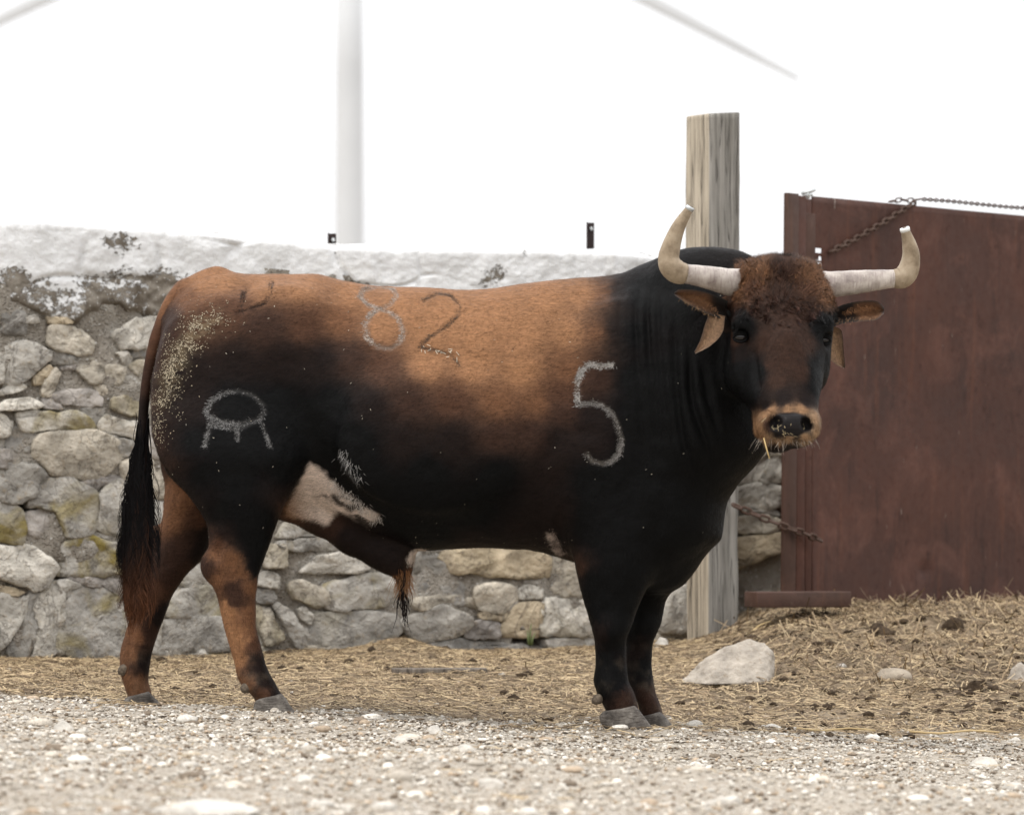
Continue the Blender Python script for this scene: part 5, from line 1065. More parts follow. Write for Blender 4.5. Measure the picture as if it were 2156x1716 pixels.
BC = BC * (1 - rim[:, None] * .42) + bcol * rim[:, None] * .42
# wet nose pad and nostrils carry the gloss mask
gl = np.zeros(len(BV)); dnp = np.hypot((EP - 1664) / 46, (ER - 893) / 26); gl = sstep(1.08, .86, dnp) * is_head * (BV[:, 1] < 11.25)
BC = BC * (1 - gl[:, None]) + np.array([.012, .0105, .0105]) * gl[:, None]
dch0, _t0 = poly_d(EP, ER, [(462, 672), (420, 690), (385, 735), (356, 800), (345, 850)]); du_ = np.exp(-(dch0 / 20) ** 2) * sstep(.3, .6, fbm(BV, 45, 3, 71)) * np.interp(_t0, [0, .2, .7, 1], [.3, .55, .45, .1]) * near
BC = BC * (1 - du_[:, None]) + np.array([.20, .155, .095]) * du_[:, None]
dust = sstep(.45, .8, fbm(BV, 24, 4, 3)) * sstep(1300, 1490, ER) * .22
BC = BC * (1 - dust[:, None]) + np.array([.22, .17, .12]) * dust[:, None]
m_hide = NM('hide'); _a = m_hide.n('ShaderNodeAttribute', attribute_name='coat')
_mp = m_hide.n('ShaderNodeMapping'); _mp.inputs['Rotation'].default_value = (0, math.radians(-32), 0); _mp.inputs['Scale'].default_value = (.16, 1, 1)
m_hide.l(m_hide.n('ShaderNodeTexCoord').outputs['Object'], _mp.inputs[0]); _h = m_hide.noise(_mp.outputs[0], 170, 4, .7)
_c = m_hide.mix(0.5, _a.outputs['Color'], m_hide.mix(1.0, _a.outputs['Color'], m_hide.ramp(_h, [(.3, .45), (.7, 1.6)]), 'MULTIPLY'))
_r = m_hide.ramp(_a.outputs['Alpha'], [(0, .6), (1, .3)])
M_HIDE = m_hide.set(color=_c, rough=_r, spec=.07, sheen=.0, sheen_rough=.4, normal=m_hide.bump(_h, .18, .004))
bull = bpy.data.objects.new('bull', None); COL.objects.link(bull); bull.location = (0, 0, 0)
tag(bull, 'large chestnut and black bull with sleeved horns standing side-on, head turned to the viewer', 'bull')
me = mesh_np('body', BV, BQ); set_col(me, 'coat', np.concatenate([BC, gl[:, None]], 1))
obj('body', me, M_HIDE, bull)
# ---- fur: short lying hairs all over, longer on poll, muzzle and along the brands
m_fur = NM('fur'); _a = m_fur.n('ShaderNodeAttribute', attribute_name='coat')
M_FUR = m_fur.set(color=_a.outputs['Color'], rough=.45, spec=.08)
def hair_mesh(B, N, D, L, Wd, C, name, lift=.25, bend=.0):
    """one thin triangle per hair: base B, surface normal N, lie direction D, length L, width Wd, colour C"""
    D = D - N * np.einsum('ij,ij->i', D, N)[:, None]; D /= np.linalg.norm(D, axis=1)[:, None] + 1e-9
    lf = np.broadcast_to(np.asarray(lift, float), (len(B),))[:, None]
    S = np.cross(N, D); tip = B + L[:, None] * (D * np.sqrt(1 - lf ** 2) + N * lf)
    V = np.stack([B + S * Wd[:, None] * .5 - N * .0012, B - S * Wd[:, None] * .5 - N * .0012, tip], 1).reshape(-1, 3)
    F = np.arange(len(V)).reshape(-1, 3)
    me = mesh_np(name, V, F)
    set_col(me, 'coat', np.repeat(C, 3, 0))
    NN = N + D * -.15 + np.random.default_rng(len(B)).normal(0, .13, N.shape); NN = NN / np.linalg.norm(NN, axis=1)[:, None]
    me.normals_split_custom_set_from_vertices(np.repeat(NN, 3, 0).astype(np.float32))
    return me
def sample(mask_v, n, w=None):
    q = np.where(mask_v[BQ].all(1))[0]
    p = None
    if w is not None: p = w[BQ[q]].mean(1); p = p / p.sum()
    q = RNG.choice(q, n, p=p); u, v = RNG.random(n), RNG.random(n)
    wt = np.stack([(1 - u) * (1 - v), u * (1 - v), u * v, (1 - u) * v], 1)
    f = lambda A: np.einsum('ij,ijk->ik', wt, A[BQ[q]])
    return f(BV), f(BN), f(BC), f(np.stack([EP, ER], 1)), q
def flow(B, N, P):
    """direction the coat lies"""
    px, py = P[:, 0], P[:, 1]; D = np.zeros_like(B)
    D[:, 0] = -1; D[:, 2] = -.55
    leg = sstep(1080, 1200, py)[:, None]; D = D * (1 - leg) + np.array([-.15, 0, -1.0]) * leg
    nk = sstep(1280, 1400, px)[:, None]; D = D * (1 - nk) + np.array([-.45, 0.2, -1.0]) * nk
    D[:, 0] += (fbm(B, 9, 2, 71) - .5) * 1.0; D[:, 2] += (fbm(B, 9, 2, 83) - .5) * 1.0
    return D
nf = 420000
body_m = ~is_head & (gl < .2)
B, N, C, P, _ = sample(body_m, nf)
D = flow(B, N, P) + RNG.normal(0, .22, (nf, 3))
Lh = RNG.uniform(.008, .016, nf); Wh = RNG.uniform(.0009, .0019, nf)
C = C * (RNG.uniform(.4, 1.65, nf) * (.75 + .5 * fbm(B * np.array([1, 1, 1.6]), 70, 2, 37)))[:, None]
obj('body_hair', hair_mesh(B, N, D, Lh, Wh, C, 'body_hair', lift=RNG.uniform(.10, .32, nf)), M_FUR, bull)
# head hair
hm = is_head & (gl < .3) & (np.linalg.norm(BV - EYE_N, axis=1) > .024) & (np.linalg.norm(BV - EYE_F, axis=1) > .022)
nh = 70000
B, N, C, P, _ = sample(hm, nh)
wx, wy = 1665, 662
D = np.zeros_like(B); rx, ry = P[:, 0] - wx, P[:, 1] - wy; rr = np.hypot(rx, ry) + 4
swirl = np.exp(-rr / 70)
D[:, 0] = rx / rr - swirl * ry / rr; D[:, 2] = -(ry / rr) - swirl * rx / rr; D[:, 1] = -.1
D[:, 0] += (fbm(B, 30, 2, 11) - .5) * 2.2 * sstep(720, 600, P[:, 1]); D[:, 2] += (fbm(B, 30, 2, 12) - .5) * 2.2 * sstep(720, 600, P[:, 1])
D += RNG.normal(0, .2, (nh, 3))
poll = sstep(690, 620, P[:, 1]); muz = sstep(852, 872, P[:, 1])
Lh = RNG.uniform(.007, .012, nh) + poll * RNG.uniform(.008, .024, nh) + muz * .003
Wh = RNG.uniform(.0010, .0018, nh) + poll * .0006
lift = RNG.uniform(.12, .3, nh) + poll * RNG.uniform(.0, .32, nh) + muz * .12
C = C * (RNG.uniform(.5, 1.6, nh) * (1 + poll * (fbm(B, 75, 2, 23) - .5) * 1.6))[:, None]
obj('head_hair', hair_mesh(B, N, D, Lh, Wh, np.clip(C, .002, .9), 'head_hair', lift=np.clip(lift, 0, .8)), M_FUR, bull)
# pale hairs grown over the brands
Bs = []
for nm, (pts, w) in BRANDS.items():
    if nm.startswith('letter'): colr, cnt, ln = (.03, .017, .012), 500, .012
    elif nm == 'two': colr, cnt, ln = (.075, .05, .035), 1300, .013
    elif nm.startswith('eight'): colr, cnt, ln = (.30, .26, .225), 1000, .013
    elif nm == 'five_a': colr, cnt, ln = (.30, .285, .265), 1350, .014
    elif nm == 'five_b': colr, cnt, ln = (.17, .16, .15), 1400, .014
    else: colr, cnt, ln = (.16, .156, .152), 1050 if nm == 'ranch_a' else 240, .013
    d, t = poly_d(EP, ER, pts); d = np.where(near & ~is_head, d / w, 9)
    fadev = .08 + 1.1 * sstep(.25, .75, fbm(BV, 16, 3, 55 + len(nm)))
    ww = np.exp(-(d / .48) ** 2) * fadev ** 1.2; ww[d > 1.6] = 0
    B, N, C, P, _ = sample((d < 2.2), cnt, ww)
    D = flow(B, N, P) * .8 + RNG.normal(0, .5, (cnt, 3))
    Bs.append((B, N, D, RNG.uniform(.5, 1.1, cnt) * ln, RNG.uniform(.0012, .0024, cnt), np.array(colr) * RNG.uniform(.35, 1.6, cnt)[:, None]))
# tufts of white on flank and behind the elbow
for pts, w, cnt, ln, colr in [([(724, 958), (736, 978), (750, 1004)], 10, 110, .03, (.36, .35, .34)), ([(700, 1016), (745, 1054), (790, 1090)], 9, 420, .026, (.5, .46, .42)), ([(1160, 1126), (1178, 1160)], 8, 300, .016, (.26, .2, .17)), ([(866, 1178), (892, 1166)], 8, 400, .012, (.5, .42, .34))]:
    d, t = poly_d(EP, ER, pts); d = np.where(near & ~is_head, d / w, 9); ww = np.exp(-d ** 2); ww[d > 2] = 0
    B, N, C, P, _ = sample(d < 2.6, cnt, ww); D = flow(B, N, P) * .4 + np.array([.3, 0, -.6]) + RNG.normal(0, .4, (cnt, 3))
    Bs.append((B, N, D, RNG.uniform(.5, 1.1, cnt) * ln, RNG.uniform(.0012, .0022, cnt), np.array(colr) * RNG.uniform(.6, 1.3, cnt)[:, None]))
A_ = [np.concatenate([b[i] for b in Bs]) for i in range(6)]
obj('brand_hair', hair_mesh(*A_, 'brand_hair', lift=RNG.uniform(.08, .4, len(A_[0]))), M_FUR, bull)
# ---- horns with fibreglass sleeves
k = NM('horn'); v = k.coord(); n1 = k.noise(v, 18, 5, .6); n2 = k.noise(k.coord((60, 8, 8)), 3, 4)
c = k.ramp(n1, [(.3, (.17, .135, .12)), (.47, (.33, .285, .25)), (.62, (.45, .40, .355)), (.75, (.55, .50, .45))]); c = k.mix(k.ramp(n2, [(.52, 0), (.68, .6)]), c, (.20, .15, .145)); c = k.mix(k.ramp(k.noise(v, 90, 4, .7), [(.6, 0), (.72, .7)]), c, (.10, .075, .06))
M_HORN = k.set(color=c, rough=.42, spec=.45, normal=k.bump(n1, .2, .004))
k = NM('horn_sleeve'); v = k.coord(); n1 = k.noise(v, 16, 5, .62); n2 = k.noise(v, 55, 3)
c = k.ramp(n1, [(.3, (.135, .098, .06)), (.5, (.265, .205, .138)), (.72, (.37, .305, .22))]); c = k.mix(k.ramp(n2, [(.64, 0), (.72, .7)]), c, (.16, .10, .055))
M_SLEEVE = k.set(color=c, rough=.6, spec=.3, normal=k.bump(n2, .25, .004))
k = NM('white_ring'); M_RING = k.set(color=k.ramp(k.noise(k.coord(), 90), [(.3, (.6, .6, .58)), (.7, (.75, .75, .73))]), rough=.6)
k = NM('tip_hole_shade'); M_TIP_SHADE = k.set(color=k.ramp(k.noise(k.coord(), 90), [(.3, (.06, .045, .035)), (.7, (.16, .12, .09))]), rough=.8)  # dark colour for the shade inside the sleeve ends
def horn(base, slv, ring_mat):
    A = np.array([[*at(x, y, Y), r * Y / FPX] for x, y, Y, r in base]); A = smooth_curve(A, 22)
    V, Q, T = sweep(A[:, :3], A[:, 3] * .95 * (1 + .012 * np.sin(np.arange(22) * 1.9)), 26); h = obj('horn', mesh_np('horn', V, [Q, T]), M_HORN, bull)
    S = np.array([[*at(x, y, Y), r * Y / FPX] for x, y, Y, r in slv]); S = smooth_curve(S, 34)
    V, Q, T = sweep(S[:, :3], S[:, 3] * .96, 26); N0 = fbm(V, 22, 3, 6) - .5; V = V + (V - np.repeat(np.append(S[:, :3], [S[0, :3], S[-1, :3]], 0)[:0], 1, 0)[:0].sum() * 0 if False else V) * 0 + N0[:, None] * .0025
    obj('sleeve', mesh_np('sleeve', V, [Q, T]), M_SLEEVE, h)
    d = S[-1, :3] - S[-3, :3]; d /= np.linalg.norm(d); e = S[-1, :3]; r = S[-1, 3]
    V, Q, T = sweep([e - d * .003, e + d * .004, e + d * .009, e + d * .009], [r * 1.0, r * 1.08, r * .98, r * .6], 22); obj('tip_ring', mesh_np('tip_ring', V, [Q, T]), ring_mat, h)
    V, Q, T = sweep([e + d * .0085, e + d * .0105], [r * .5, r * .42], 16); obj('tip_hole_disc', mesh_np('tip_hole_disc', V, [Q, T]), M_TIP_SHADE, h)  # dark disc stands in for the shaded hole of the open sleeve end
horn([(1590, 596, 11.47, 34), (1560, 596, 11.45, 32), (1535, 594, 11.43, 30), (1500, 586.5, 11.40, 26.5), (1465, 580, 11.38, 23), (1436, 576, 11.37, 21)],
     [(1442, 577, 11.372, 23), (1426, 573, 11.365, 26), (1413, 562, 11.36, 26), (1408, 544, 11.36, 23.5), (1413, 520, 11.355, 20.5), (1421, 496, 11.35, 17.5), (1433, 470, 11.345, 14), (1451, 441, 11.34, 9)], M_ZINC)
horn([(1700, 600, 11.48, 33), (1728, 600, 11.48, 31), (1752, 599, 11.49, 29), (1800, 594.5, 11.50, 26.5), (1845, 590, 11.51, 23), (1888, 586.5, 11.52, 19.5)],
     [(1882, 587, 11.52, 20.5), (1899, 585, 11.52, 24), (1912, 570, 11.52, 23.5), (1918, 543, 11.515, 20), (1915, 518, 11.505, 16), (1906, 486, 11.495, 10.2)], M_RING)
# ---- ears, each notched into an upright lobe and a hanging lobe
k = NM('ear_skin'); a = k.n('ShaderNodeAttribute', attribute_name='coat'); M_EAR = k.set(color=k.mix(1., a.outputs['Color'], k.ramp(k.noise(k.coord(), 120, 3), [(.3, .65), (.7, 1.3)]), 'MULTIPLY'), rough=.7, spec=.25, sheen=.15)
def zc1(pts): return np.array([((1500 + x / 2.383) * .84219, (480 + y / 2.383) * .84219) for x, y in pts])
def lobe(A, B, Y0, Y1, cup, rimd, tan, base=0.0):
    """ruled leaf between edge curves A and B (photo units); depth runs from Y0 at the base to Y1 at the tip"""
    n, m = 22, 13; A = smooth_curve(zc1(A), n); B = smooth_curve(zc1(B), n); Vf = []; Vb = []; Cf = []
    for i in range(n):
        t = i / (n - 1); Y = Y0 + (Y1 - Y0) * t
        for j in range(m):
            w = j / (m - 1); p = A[i] * (1 - w) + B[i] * w; c = math.sin(w * math.pi)
            Vf.append(at(p[0], p[1], Y + cup * c)); Vb.append(at(p[0], p[1], Y + cup * c * 1.15 + .004 + .006 * c))
            e = min(w * (m - 1), (1 - w) * (m - 1), (n - 1 - i) * .8); Cf.append(e)
    Vf = np.array(Vf); Vb = np.array(Vb); e = np.array(Cf); N0 = (fbm(Vf, 60, 3, 4) - .5)
    Vf[:, 1] += N0 * .004
    rim = np.exp(-(e / 1.2) ** 2) * rimd; deep = fbm(Vf, 26, 2, 9)
    C = np.array(tan) * (.7 + .5 * deep)[:, None]; C = C * (1 - rim[:, None]) + np.array([.010, .008, .008]) * rim[:, None]
    tt_ = np.repeat(np.linspace(0, 1, n), m); dk = sstep(base + .18, base - .05, tt_ + (fbm(Vf, 30, 2, 19) - .5) * .25) * (base > 0); C = C * (1 - dk[:, None] * .93)
    Cb = np.tile([.010, .008, .007], (len(Vb), 1)); k0 = n * m; F = []
    for i in range(n - 1):
        for j in range(m - 1):
            a_, b_, c_, d_ = i * m + j, (i + 1) * m + j, (i + 1) * m + j + 1, i * m + j + 1
            F.append((a_, b_, c_, d_)); F.append((k0 + d_, k0 + c_, k0 + b_, k0 + a_))
    bd = [i * m for i in range(n)] + [(n - 1) * m + j for j in range(1, m)] + [i * m + m - 1 for i in range(n - 2, -1, -1)] + [j for j in range(m - 2, 0, -1)]
    F += [(p, q, k0 + q, k0 + p) for p, q in zip(bd, bd[1:] + bd[:1])]
    return np.concatenate([Vf, Vb]), F, np.concatenate([C, Cb]), (A, B)
def ear(lobes, hair_at):
    Vs, Fs, Cs, k0 = [], [], [], 0
    for lb in lobes:
        V, F, C, _ = lobe(*lb); Vs.append(V); Fs += [tuple(q + k0 for q in f) for f in F]; Cs.append(C); k0 += len(V)
    me = mesh_np('ear', np.concatenate(Vs), [Fs]); set_col(me, 'coat', np.concatenate(Cs)); o = obj('ear', me, M_EAR, bull)
    B, D, L, C = [], [], [], []
    for pts, Y, n, dr, ln, col in hair_at:
        P = smooth_curve(zc1(pts), n); 
        for q in P: B.append(at(q[0] + RNG.normal(0, 2.5), q[1] + RNG.normal(-7, 3), Y - .003)); D.append(np.array([dr[0], 0, dr[1]]) + RNG.normal(0, .35, 3)); L.append(ln * RNG.uniform(.4, 1.2)); C.append(np.array(col) * RNG.uniform(.5, 1.3))
    B, D, L, C = map(np.array, (B, D, L, C)); N = np.tile([0, -1., .15], (len(B), 1)); N /= np.linalg.norm(N[0])
    obj('ear_hair', hair_mesh(B, N, D, L, RNG.uniform(.001, .0018, len(B)), C, 'ear_hair', lift=.1), M_FUR, o)
EO = (.17, .078, .033); ET = (.27, .165, .095)
ear([([(760, 650), (700, 622), (600, 590), (480, 580), (442, 600)], [(752, 760), (680, 742), (590, 702), (500, 655), (442, 612)], 11.45, 11.36, .035, .85, EO, .22), ([(655, 715), (625, 790), (598, 880), (562, 952)], [(745, 740), (728, 840), (660, 915), (568, 964)], 11.43, 11.39, .02, .35, ET)],
    [([(480, 650), (560, 695), (650, 745)], 11.38, 60, (-.4, -1), .011, (.16, .095, .05)), ([(500, 625), (600, 660), (700, 720)], 11.40, 120, (-.6, -.5), .016, (.13, .062, .028)), ([(690, 760), (670, 840), (620, 920)], 11.40, 110, (-.2, -1), .012, (.25, .155, .09))])
ear([([(1355, 715), (1450, 672), (1560, 650), (1650, 652), (1692, 688)], [(1375, 815), (1440, 785), (1540, 772), (1640, 765), (1692, 725)], 11.50, 11.44, .035, .85, EO, .42), ([(1350, 830), (1345, 950), (1385, 1012), (1452, 1052)], [(1395, 800), (1440, 830), (1452, 940), (1462, 1044)], 11.49, 11.47, .02, .35, ET)],
    [([(1400, 790), (1480, 782), (1560, 775), (1650, 770)], 11.46, 80, (-.3, -1), .009, (.2, .12, .07)), ([(1450, 740), (1550, 715), (1640, 705)], 11.47, 120, (.5, -.6), .014, (.13, .06, .026)), ([(1390, 860), (1400, 950), (1430, 1020)], 11.47, 110, (.1, -1), .012, (.25, .155, .085))])
# ---- eyes
k = NM('eye'); M_EYE = k.set(color=k.ramp(k.noise(k.coord(), 20), [(.3, (.006, .005, .005)), (.7, (.012, .009, .008))]), rough=.05, spec=.36)
for e_, r_ in ((EYE_N + np.array([0, .004, -.001]), .0185), (EYE_F + np.array([-.003, .004, -.001]), .0175)):
    me = mesh_np('eye', IV3 * np.array([r_ * 1.12, r_ * .62, r_ * .80]), IF3); o = obj('eye', me, M_EYE, bull); o.location = e_
    # lids and lashes
    rim_ = []
    for a0, a1, dz in ((205, 335, .001), (8, 172, -.007), (25, 155, -.002)):
        t = np.radians(np.linspace(a0, a1, 12)); rim_.append(sweep(np.stack([e_[0] + np.cos(t) * r_ * 1.15, e_[1] - .012 + .010 * np.cos(t) ** 2, e_[2] + np.sin(t) * r_ * .86 + dz], 1), [.004] * 12, 8))
    V, F = merge(rim_); me = mesh_np('eyelid', V, F); set_col(me, 'coat', np.tile([.003, .0028, .0028, 0], (len(V), 1))); obj('eyelid', me, M_HIDE, bull)
    t = np.radians(RNG.uniform(25, 165, 60)); B = np.stack([e_[0] + np.cos(t) * r_ * 1.15, np.full(60, e_[1] - .014), e_[2] + np.sin(t) * r_ * .9], 1); D = np.stack([np.cos(t) * .6, np.full(60, -.6), -.4 + 0 * t], 1); N = np.tile([0, 0, 1.], (60, 1))
    obj('eyelash', hair_mesh(B, N, D, np.full(60, .016), np.full(60, .0012), np.tile([.006, .005, .005], (60, 1)), 'eyelash', lift=.1), M_FUR, bull)
# ---- hooves and dewclaws
k = NM('hoof_horn'); v = k.coord(); n1 = k.noise(v, 26, 5, .65); n2 = k.noise(k.coord((1, 1, 5)), 40, 3)
c = k.ramp(n1, [(.3, (.028, .024, .02)), (.5, (.095, .083, .072)), (.72, (.21, .19, .165))]); c = k.mix(k.ramp(k.voro(v, 60), [(.06, .9), (.12, 0)]), c, (.02, .016, .013))
M_HOOF = k.set(color=c, rough=.7, spec=.25, normal=k.bump(k.math('ADD', n1, n2), .8, .008))
k = NM('dewclaw_horn'); v = k.coord(); n1 = k.noise(v, 60, 4); M_DEW = k.set(color=k.ramp(n1, [(.3, (.05, .038, .028)), (.7, (.17, .135, .10))]), rough=.8, spec=.2, normal=k.bump(n1, .8, .006))
def hoof(rows, Yc, name='hoof', hd_=.027, gap=.028):
    ps = []
    for sgn in (-1, 1):
        rr = [(py, l, r, Yc + sgn * gap * (1 if i < len(rows) - 1 else 1.08), hd_ * q, sgn * (4 if i > 0 else 0), 2.4) for i, (py, l, r, q) in enumerate(rows)]; ps.append(loft_levels(rr, 4))
    V, F = merge(ps); V = V + ((fbm(V, 40, 2, 5) - .5) * .003)[:, None]
    hf = (V[:, 2] - V[:, 2].min()) / np.ptp(V[:, 2]); xf = (V[:, 0] - V[:, 0].min()) / np.ptp(V[:, 0]); V[:, 2] -= .024 * hf ** 1.5 * np.clip(1 - xf * 1.3, 0, 1); obj(name, mesh_np(name, V, F), M_HOOF, bull)
hoof([(1458, 545, 592, .75), (1464, 538, 597, .97), (1480, 534, 608, 1.05), (1497, 531, 620, 1.1), (1506, 532, 626, 1.1), (1509, 536, 624, .9)], 11.68)
hoof([(1454, 270, 312, .75), (1460, 264, 317, .97), (1472, 259, 328, 1.05), (1484, 258, 337, 1.1), (1489, 262, 336, .9)], 12.12)
hoof([(1482, 1276, 1336, .75), (1488, 1266, 1341, .97), (1502, 1262, 1352, 1.05), (1522, 1267, 1366, 1.1), (1537, 1282, 1376, 1.1), (1540, 1290, 1372, .9)], 11.69)
hoof([(1492, 1354, 1388, .75), (1498, 1350, 1393, .97), (1515, 1352, 1406, 1.05), (1538, 1364, 1422, 1.1), (1542, 1370, 1420, .9)], 11.98)
for px, py, Y, r, sx in [(520, 1447, 11.66, 12.5, 1), (261, 1410, 12.09, 12.5, 1), (1258, 1472, 11.66, 11.5, 1), (1330, 1482, 11.95, 9, 1)]:
    for dy in (0, .055):
        V = IV3 * (1 + (fbm(IV3 * 1.0 + px, 3, 3, 2) - .5) * .35)[:, None] * np.array([r * 1.15, r * .8, r * .95]) * Y / FPX; o = obj('dewclaw', mesh_np('dewclaw', V, IF3), M_DEW, bull); o.rotation_euler = (0, math.radians(-35), 0); o.location = at(px, py, Y + dy)
# ---- tail with its switch
tp = np.array([[*at(x, y, Y), r] for x, y, Y, r in [(405, 606, 11.895, .036), (376, 624, 11.88, .032), (353, 658, 11.86, .0265), (328, 722, 11.85, .022), (312, 789, 11.845, .0175), (303, 856, 11.845, .0155), (300, 922, 11.845, .016), (298, 975, 11.845, .017), (295, 1035, 11.845, .017), (292, 1100, 11.845, .012), (290, 1150, 11.845, .004)]]); tp = smooth_curve(tp, 60)
V, Q, T = sweep(tp[:, :3], tp[:, 3], 18); V = V + ((fbm(V, 30, 2, 3) - .5) * .004)[:, None]
te, tr = elev(V); tc = idw(te, tr, [(400, 600, C_), (360, 640, C_), (340, 720, Bp), (320, 800, B_), (308, 880, D_), (300, 950, K_), (295, 1100, K_)], 8, 2); tc = tc * (1 + (fbm(V, 60, 3, 8) - .5) * .8)[:, None]
tail = obj('tail', None, None, bull) if False else None
me = mesh_np('tail', V, [Q, T]); set_col(me, 'coat', np.concatenate([tc, tc[:, :1] * 0], 1)); tail = obj('tail', me, M_HIDE, bull)
def strands(name, roots, tips, cols_a, cols_b, width, wav, nseg, parent, seed, gravity=.0, clump=None):
    """ribbons from root to tip with waves"""
    rg = np.random.default_rng(seed); n = len(roots); ph = rg.uniform(0, 6.28, (n, 2)); am = rg.uniform(.3, 1.0, n) * wav; fr = rg.uniform(1.2, 2.6, n); V = []; C = []
    if clump is not None: pc_ = rg.uniform(0, 6.28, (clump.max() + 1, 2)); ph = pc_[clump] + ph * .06; fc_ = rg.uniform(1.2, 2.4, clump.max() + 1); fr = fc_[clump]; am = rg.uniform(.5, 1.2, clump.max() + 1)[clump] * wav
    for s in range(nseg + 1):
        t = s / nseg; c = roots * (1 - t) + tips * t; c = c + (np.stack([np.sin(ph[:, 0] + fr * t * 6.28), np.sin(ph[:, 1] + fr * t * 5.1) * .7, 0 * am], 1) * (am * t * (1.1 - .3 * t))[:, None]); c[:, 0] += gravity * math.sin(t * 3.14)
        w = width * (1 - .75 * t ** 2) * .5; V.append(c - np.array([1, .35, 0]) * w[:, None]); V.append(c + np.array([1, .35, 0]) * w[:, None]); cc = cols_a * (1 - t) + cols_b * t; C.append(cc); C.append(cc)
    V = np.stack(V, 1); C = np.stack(C, 1); m = 2 * (nseg + 1); f = np.array([(2 * s, 2 * s + 1, 2 * s + 3, 2 * s + 2) for s in range(nseg)]); F = (f[None] + (np.arange(n) * m)[:, None, None]).reshape(-1, 4)
    me = mesh_np(name, V.reshape(-1, 3), F); set_col(me, 'coat', C.reshape(-1, 3)); return obj(name, me, M_FUR, parent)
rg = np.random.default_rng(3); n = 3600; ti = rg.uniform(.52, 1.0, n); ix = np.clip((ti * 59).astype(int), 0, 59); ro = tp[ix, :3] + rg.normal(0, .0065, (n, 3)); rrow = HY - (ro[:, 2] - CZ) * FPX / ro[:, 1]
ncl = 70; cl = rg.integers(0, ncl, n); cx_ = rg.normal(0, 1, ncl); cend = rg.uniform(1215, 1340, ncl) - np.abs(cx_) * 26
tr_ = np.minimum(rrow + rg.uniform(150, 330, n), cend[cl] + rg.normal(0, 12, n)); tr_ = np.maximum(tr_, rrow + 60); wd_ = np.interp(tr_, [960, 1030, 1120, 1220, 1290, 1345], [8, 19, 26, 25, 19, 11]); mid = np.interp(tr_, [960, 1060, 1150, 1250, 1345], [300, 293, 290, 290, 284])
tx = mid + np.clip(cx_[cl], -1.55, 1.55) * wd_ + rg.normal(0, 2.2, n); yy = 11.845 + np.sin(cl * 2.3) * .016 + rg.normal(0, .004, n); tips = np.stack([(tx - CX) * yy / FPX, yy, CZ - (tr_ - HY) * yy / FPX], 1)
ca = np.tile([.0032, .003, .0034], (n, 1)) * rg.uniform(.6, 2.6, n)[:, None]; bt = np.clip((tr_ - 1190) / 130, 0, 1)[:, None]; cb = np.array([.006, .005, .005]) * (1 - bt) + np.array([.10, .040, .018]) * bt; cb = cb * rg.uniform(.4, 1.5, n)[:, None]
sw_ = strands('tail_switch', ro, tips, ca, cb, rg.uniform(.0016, .0034, n), .021, 16, tail, 5, clump=cl)
# ---- sheath hair and whiskers
n = 34; ro = at(846, 1205, 11.85) + rg.normal(0, 1, (n, 3)) * np.array([.011, .01, .003]); tr_ = rg.uniform(1265, 1335, n); tx = 848 + rg.normal(0, 12, n); yy = 11.85 + rg.normal(0, .012, n); tips = np.stack([(tx - CX) * yy / FPX, yy, CZ - (tr_ - HY) * yy / FPX], 1)
strands('sheath_hair', ro, tips, np.tile([.01, .007, .006], (n, 1)), np.tile([.012, .008, .007], (n, 1)), np.full(n, .0032), .010, 9, bull, 7)
n = 260; ro = at(846, 1196, 11.855) + rg.normal(0, 1, (n, 3)) * np.array([.014, .016, .012]); tr_ = rg.uniform(1215, 1265, n); tx = 852 + rg.normal(0, 14, n); yy = 11.85 + rg.normal(0, .014, n); tips = np.stack([(tx - CX) * yy / FPX, yy, CZ - (tr_ - HY) * yy / FPX], 1)
strands('sheath_tuft', ro, tips, np.tile([.20, .085, .035], (n, 1)) * rg.uniform(.5, 1.3, n)[:, None], np.tile([.26, .14, .07], (n, 1)), np.full(n, .0016), .005, 5, bull, 8)
n = 55; tx = rg.uniform(1592, 1722, n); ro = np.stack([at(x, 926 - 8 * abs((x - 1657) / 65) ** 3 + rg.uniform(-4, 6), 11.12) for x in tx]); d = np.stack([(tx - 1657) / 65 * .018 + rg.normal(0, .007, n), -rg.uniform(.004, .02, n), -rg.uniform(.012, .036, n)], 1)
wc = np.where(rg.random(n)[:, None] < .4, np.array([.02, .016, .014]), np.array([.42, .36, .30])); strands('whiskers', ro, ro + d, wc, wc, np.full(n, .0008), .002, 4, bull, 9)
B, N, C, P, _ = sample(hm & (ER < 700) & (BV[:, 1] < 11.50), 460, np.where(hm, (sstep(705, 640, ER) + .01) * np.clip(-BN[:, 1] * 1.3 - .1, 0, 1) * sstep(552, 566, ER), 0))
nst = 16; ro = np.repeat(B, nst, 0) + RNG.normal(0, .0045, (len(B) * nst, 3)); a0 = fbm(B, 18, 2, 301) * 12 + RNG.normal(0, .5, len(B)); rx, ry = P[:, 0] - wx, P[:, 1] - wy
D = np.stack([np.cos(a0) * .8 + rx / 90, -.25 + 0 * a0, np.sin(a0) * .8 - ry / 90 - .25], 1); D = D - N * np.einsum('ij,ij->i', D, N)[:, None] * .8; D /= np.linalg.norm(D, axis=1)[:, None]
Lc = RNG.uniform(.010, .022, len(B)); tp_ = np.repeat(B + D * Lc[:, None] + N * RNG.uniform(.001, .006, len(B))[:, None], nst, 0) + RNG.normal(0, .002, ro.shape)
cc = np.repeat(np.clip(C, .012, 1) * np.array([1.25, 1.25, 1.25]) * (RNG.uniform(.35, 1.7, len(B))[:, None]), nst, 0) * RNG.uniform(.6, 1.4, len(ro))[:, None]
strands('forelock', ro + np.repeat(N, nst, 0) * .002, tp_, cc * .6, cc * 1.25, np.full(len(ro), .0015), .004, 5, bull, 13, clump=np.repeat(np.arange(len(B)), nst))
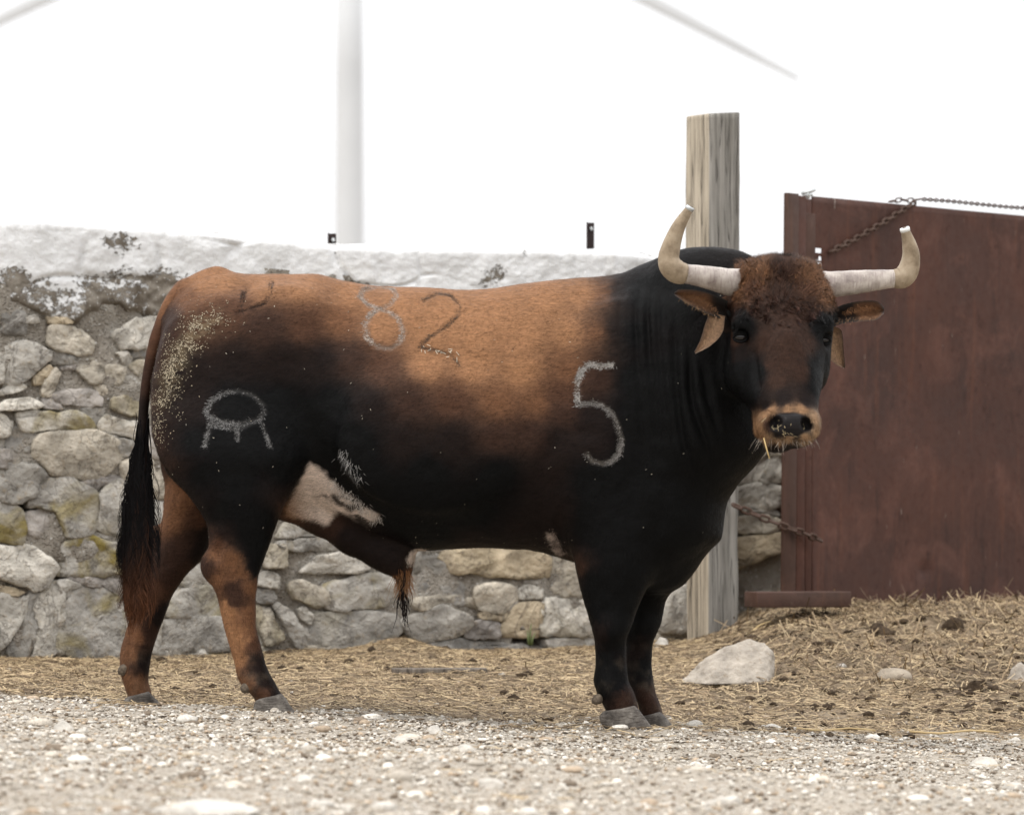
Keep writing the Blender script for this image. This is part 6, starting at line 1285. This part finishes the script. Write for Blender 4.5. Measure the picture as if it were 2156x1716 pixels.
# ---- chaff stuck to rump, tail, nose and back
def flakes(B, N, L, Wd, C, name, parent):
    n = len(B); a = RNG.normal(0, 1, (n, 3)); D = a - N * np.einsum('ij,ij->i', a, N)[:, None]; D /= np.linalg.norm(D, axis=1)[:, None]; S = np.cross(N, D); up = N * .0035
    lift_ = N * (RNG.uniform(0, .35, n) * L)[:, None]
    V = np.stack([B + up - D * L[:, None] / 2 - S * Wd[:, None] / 2, B + up - D * L[:, None] / 2 + S * Wd[:, None] / 2, B + up + lift_ + D * L[:, None] / 2 + S * Wd[:, None] / 2, B + up + lift_ + D * L[:, None] / 2 - S * Wd[:, None] / 2], 1)
    F = np.arange(4 * n).reshape(-1, 4)[:, ::-1]; me = mesh_np(name, V.reshape(-1, 3), F, smooth=False); set_col(me, 'tint', np.repeat(C, 4, 0)); return obj(name, me, M_STRAW, parent)
dch, _t = poly_d(EP, ER, [(455, 676), (415, 690), (385, 735), (352, 800), (340, 860), (330, 915)]); w_ = (np.exp(-(dch / 12) ** 2) + .35 * np.exp(-(dch / 30) ** 2)) * near * (BN[:, 1] < .25); w_[dch > 75] = 0; w_ *= np.interp(_t, [0, .25, .6, 1], [.5, 1, .8, .25]); w_ *= (.25 + sstep(.4, .6, fbm(BV, 25, 2, 99)))
B, N, C, P, _ = sample(near & (dch < 80) & ~is_head, 1900, w_); cc = np.array([.35, .295, .205]) * RNG.uniform(.35, 1.35, 1900)[:, None]; A1 = (B, N, RNG.uniform(.0015, .0055, 1900), RNG.uniform(.0010, .0022, 1900), cc)
B, N, C, P, _ = sample(near & ~is_head & (ER > 600) & (ER < 1150), 130); A2 = (B, N, RNG.uniform(.002, .006, 130), RNG.uniform(.0008, .0016, 130), np.array([.42, .38, .3]) * RNG.uniform(.4, 1.2, 130)[:, None])
dn, _ = poly_d(EP, ER, [(880, 728), (900, 734), (955, 748)]); w2 = np.exp(-(dn / 9) ** 2) * near; w2[dn > 30] = 0; B, N, C, P, _ = sample(near & (dn < 40), 18, w2); A3 = (B, N, RNG.uniform(.006, .015, 18), RNG.uniform(.001, .0016, 18), np.array([.6, .54, .42]) * RNG.uniform(.6, 1.1, 18)[:, None])
dn, _ = poly_d(EP, ER, [(1630, 905), (1665, 908), (1685, 908)]); w2 = np.exp(-(dn / 14) ** 2) * is_head * (BV[:, 1] < 11.2); w2[dn > 40] = 0; B, N, C, P, _ = sample(is_head & (dn < 45) & (BV[:, 1] < 11.25), 22, w2); A4 = (B, N, RNG.uniform(.005, .02, 22), RNG.uniform(.001, .0018, 22), np.array([.42, .34, .20]) * RNG.uniform(.6, 1.2, 22)[:, None])
AA = [np.concatenate(x) for x in zip(A1, A2, A3, A4)]
flakes(*AA, 'chaff', bull)
V, Q, T = sweep([at(1608, 922, 11.09), at(1614, 945, 11.085), at(1620, 966, 11.08)], [.0018, .002, .0016], 6); me = mesh_np('mouth_straw', V, [Q, T]); set_col(me, 'tint', np.tile([.5, .36, .16], (len(V), 1)))
obj('mouth_straw', me, M_STRAW, label='single straw hanging from the bull\'s mouth', cat='straw')

for o in bpy.data.objects:
    if o.parent is None and 'category' in o.keys() and 'kind' not in o.keys(): o['kind'] = 'thing'
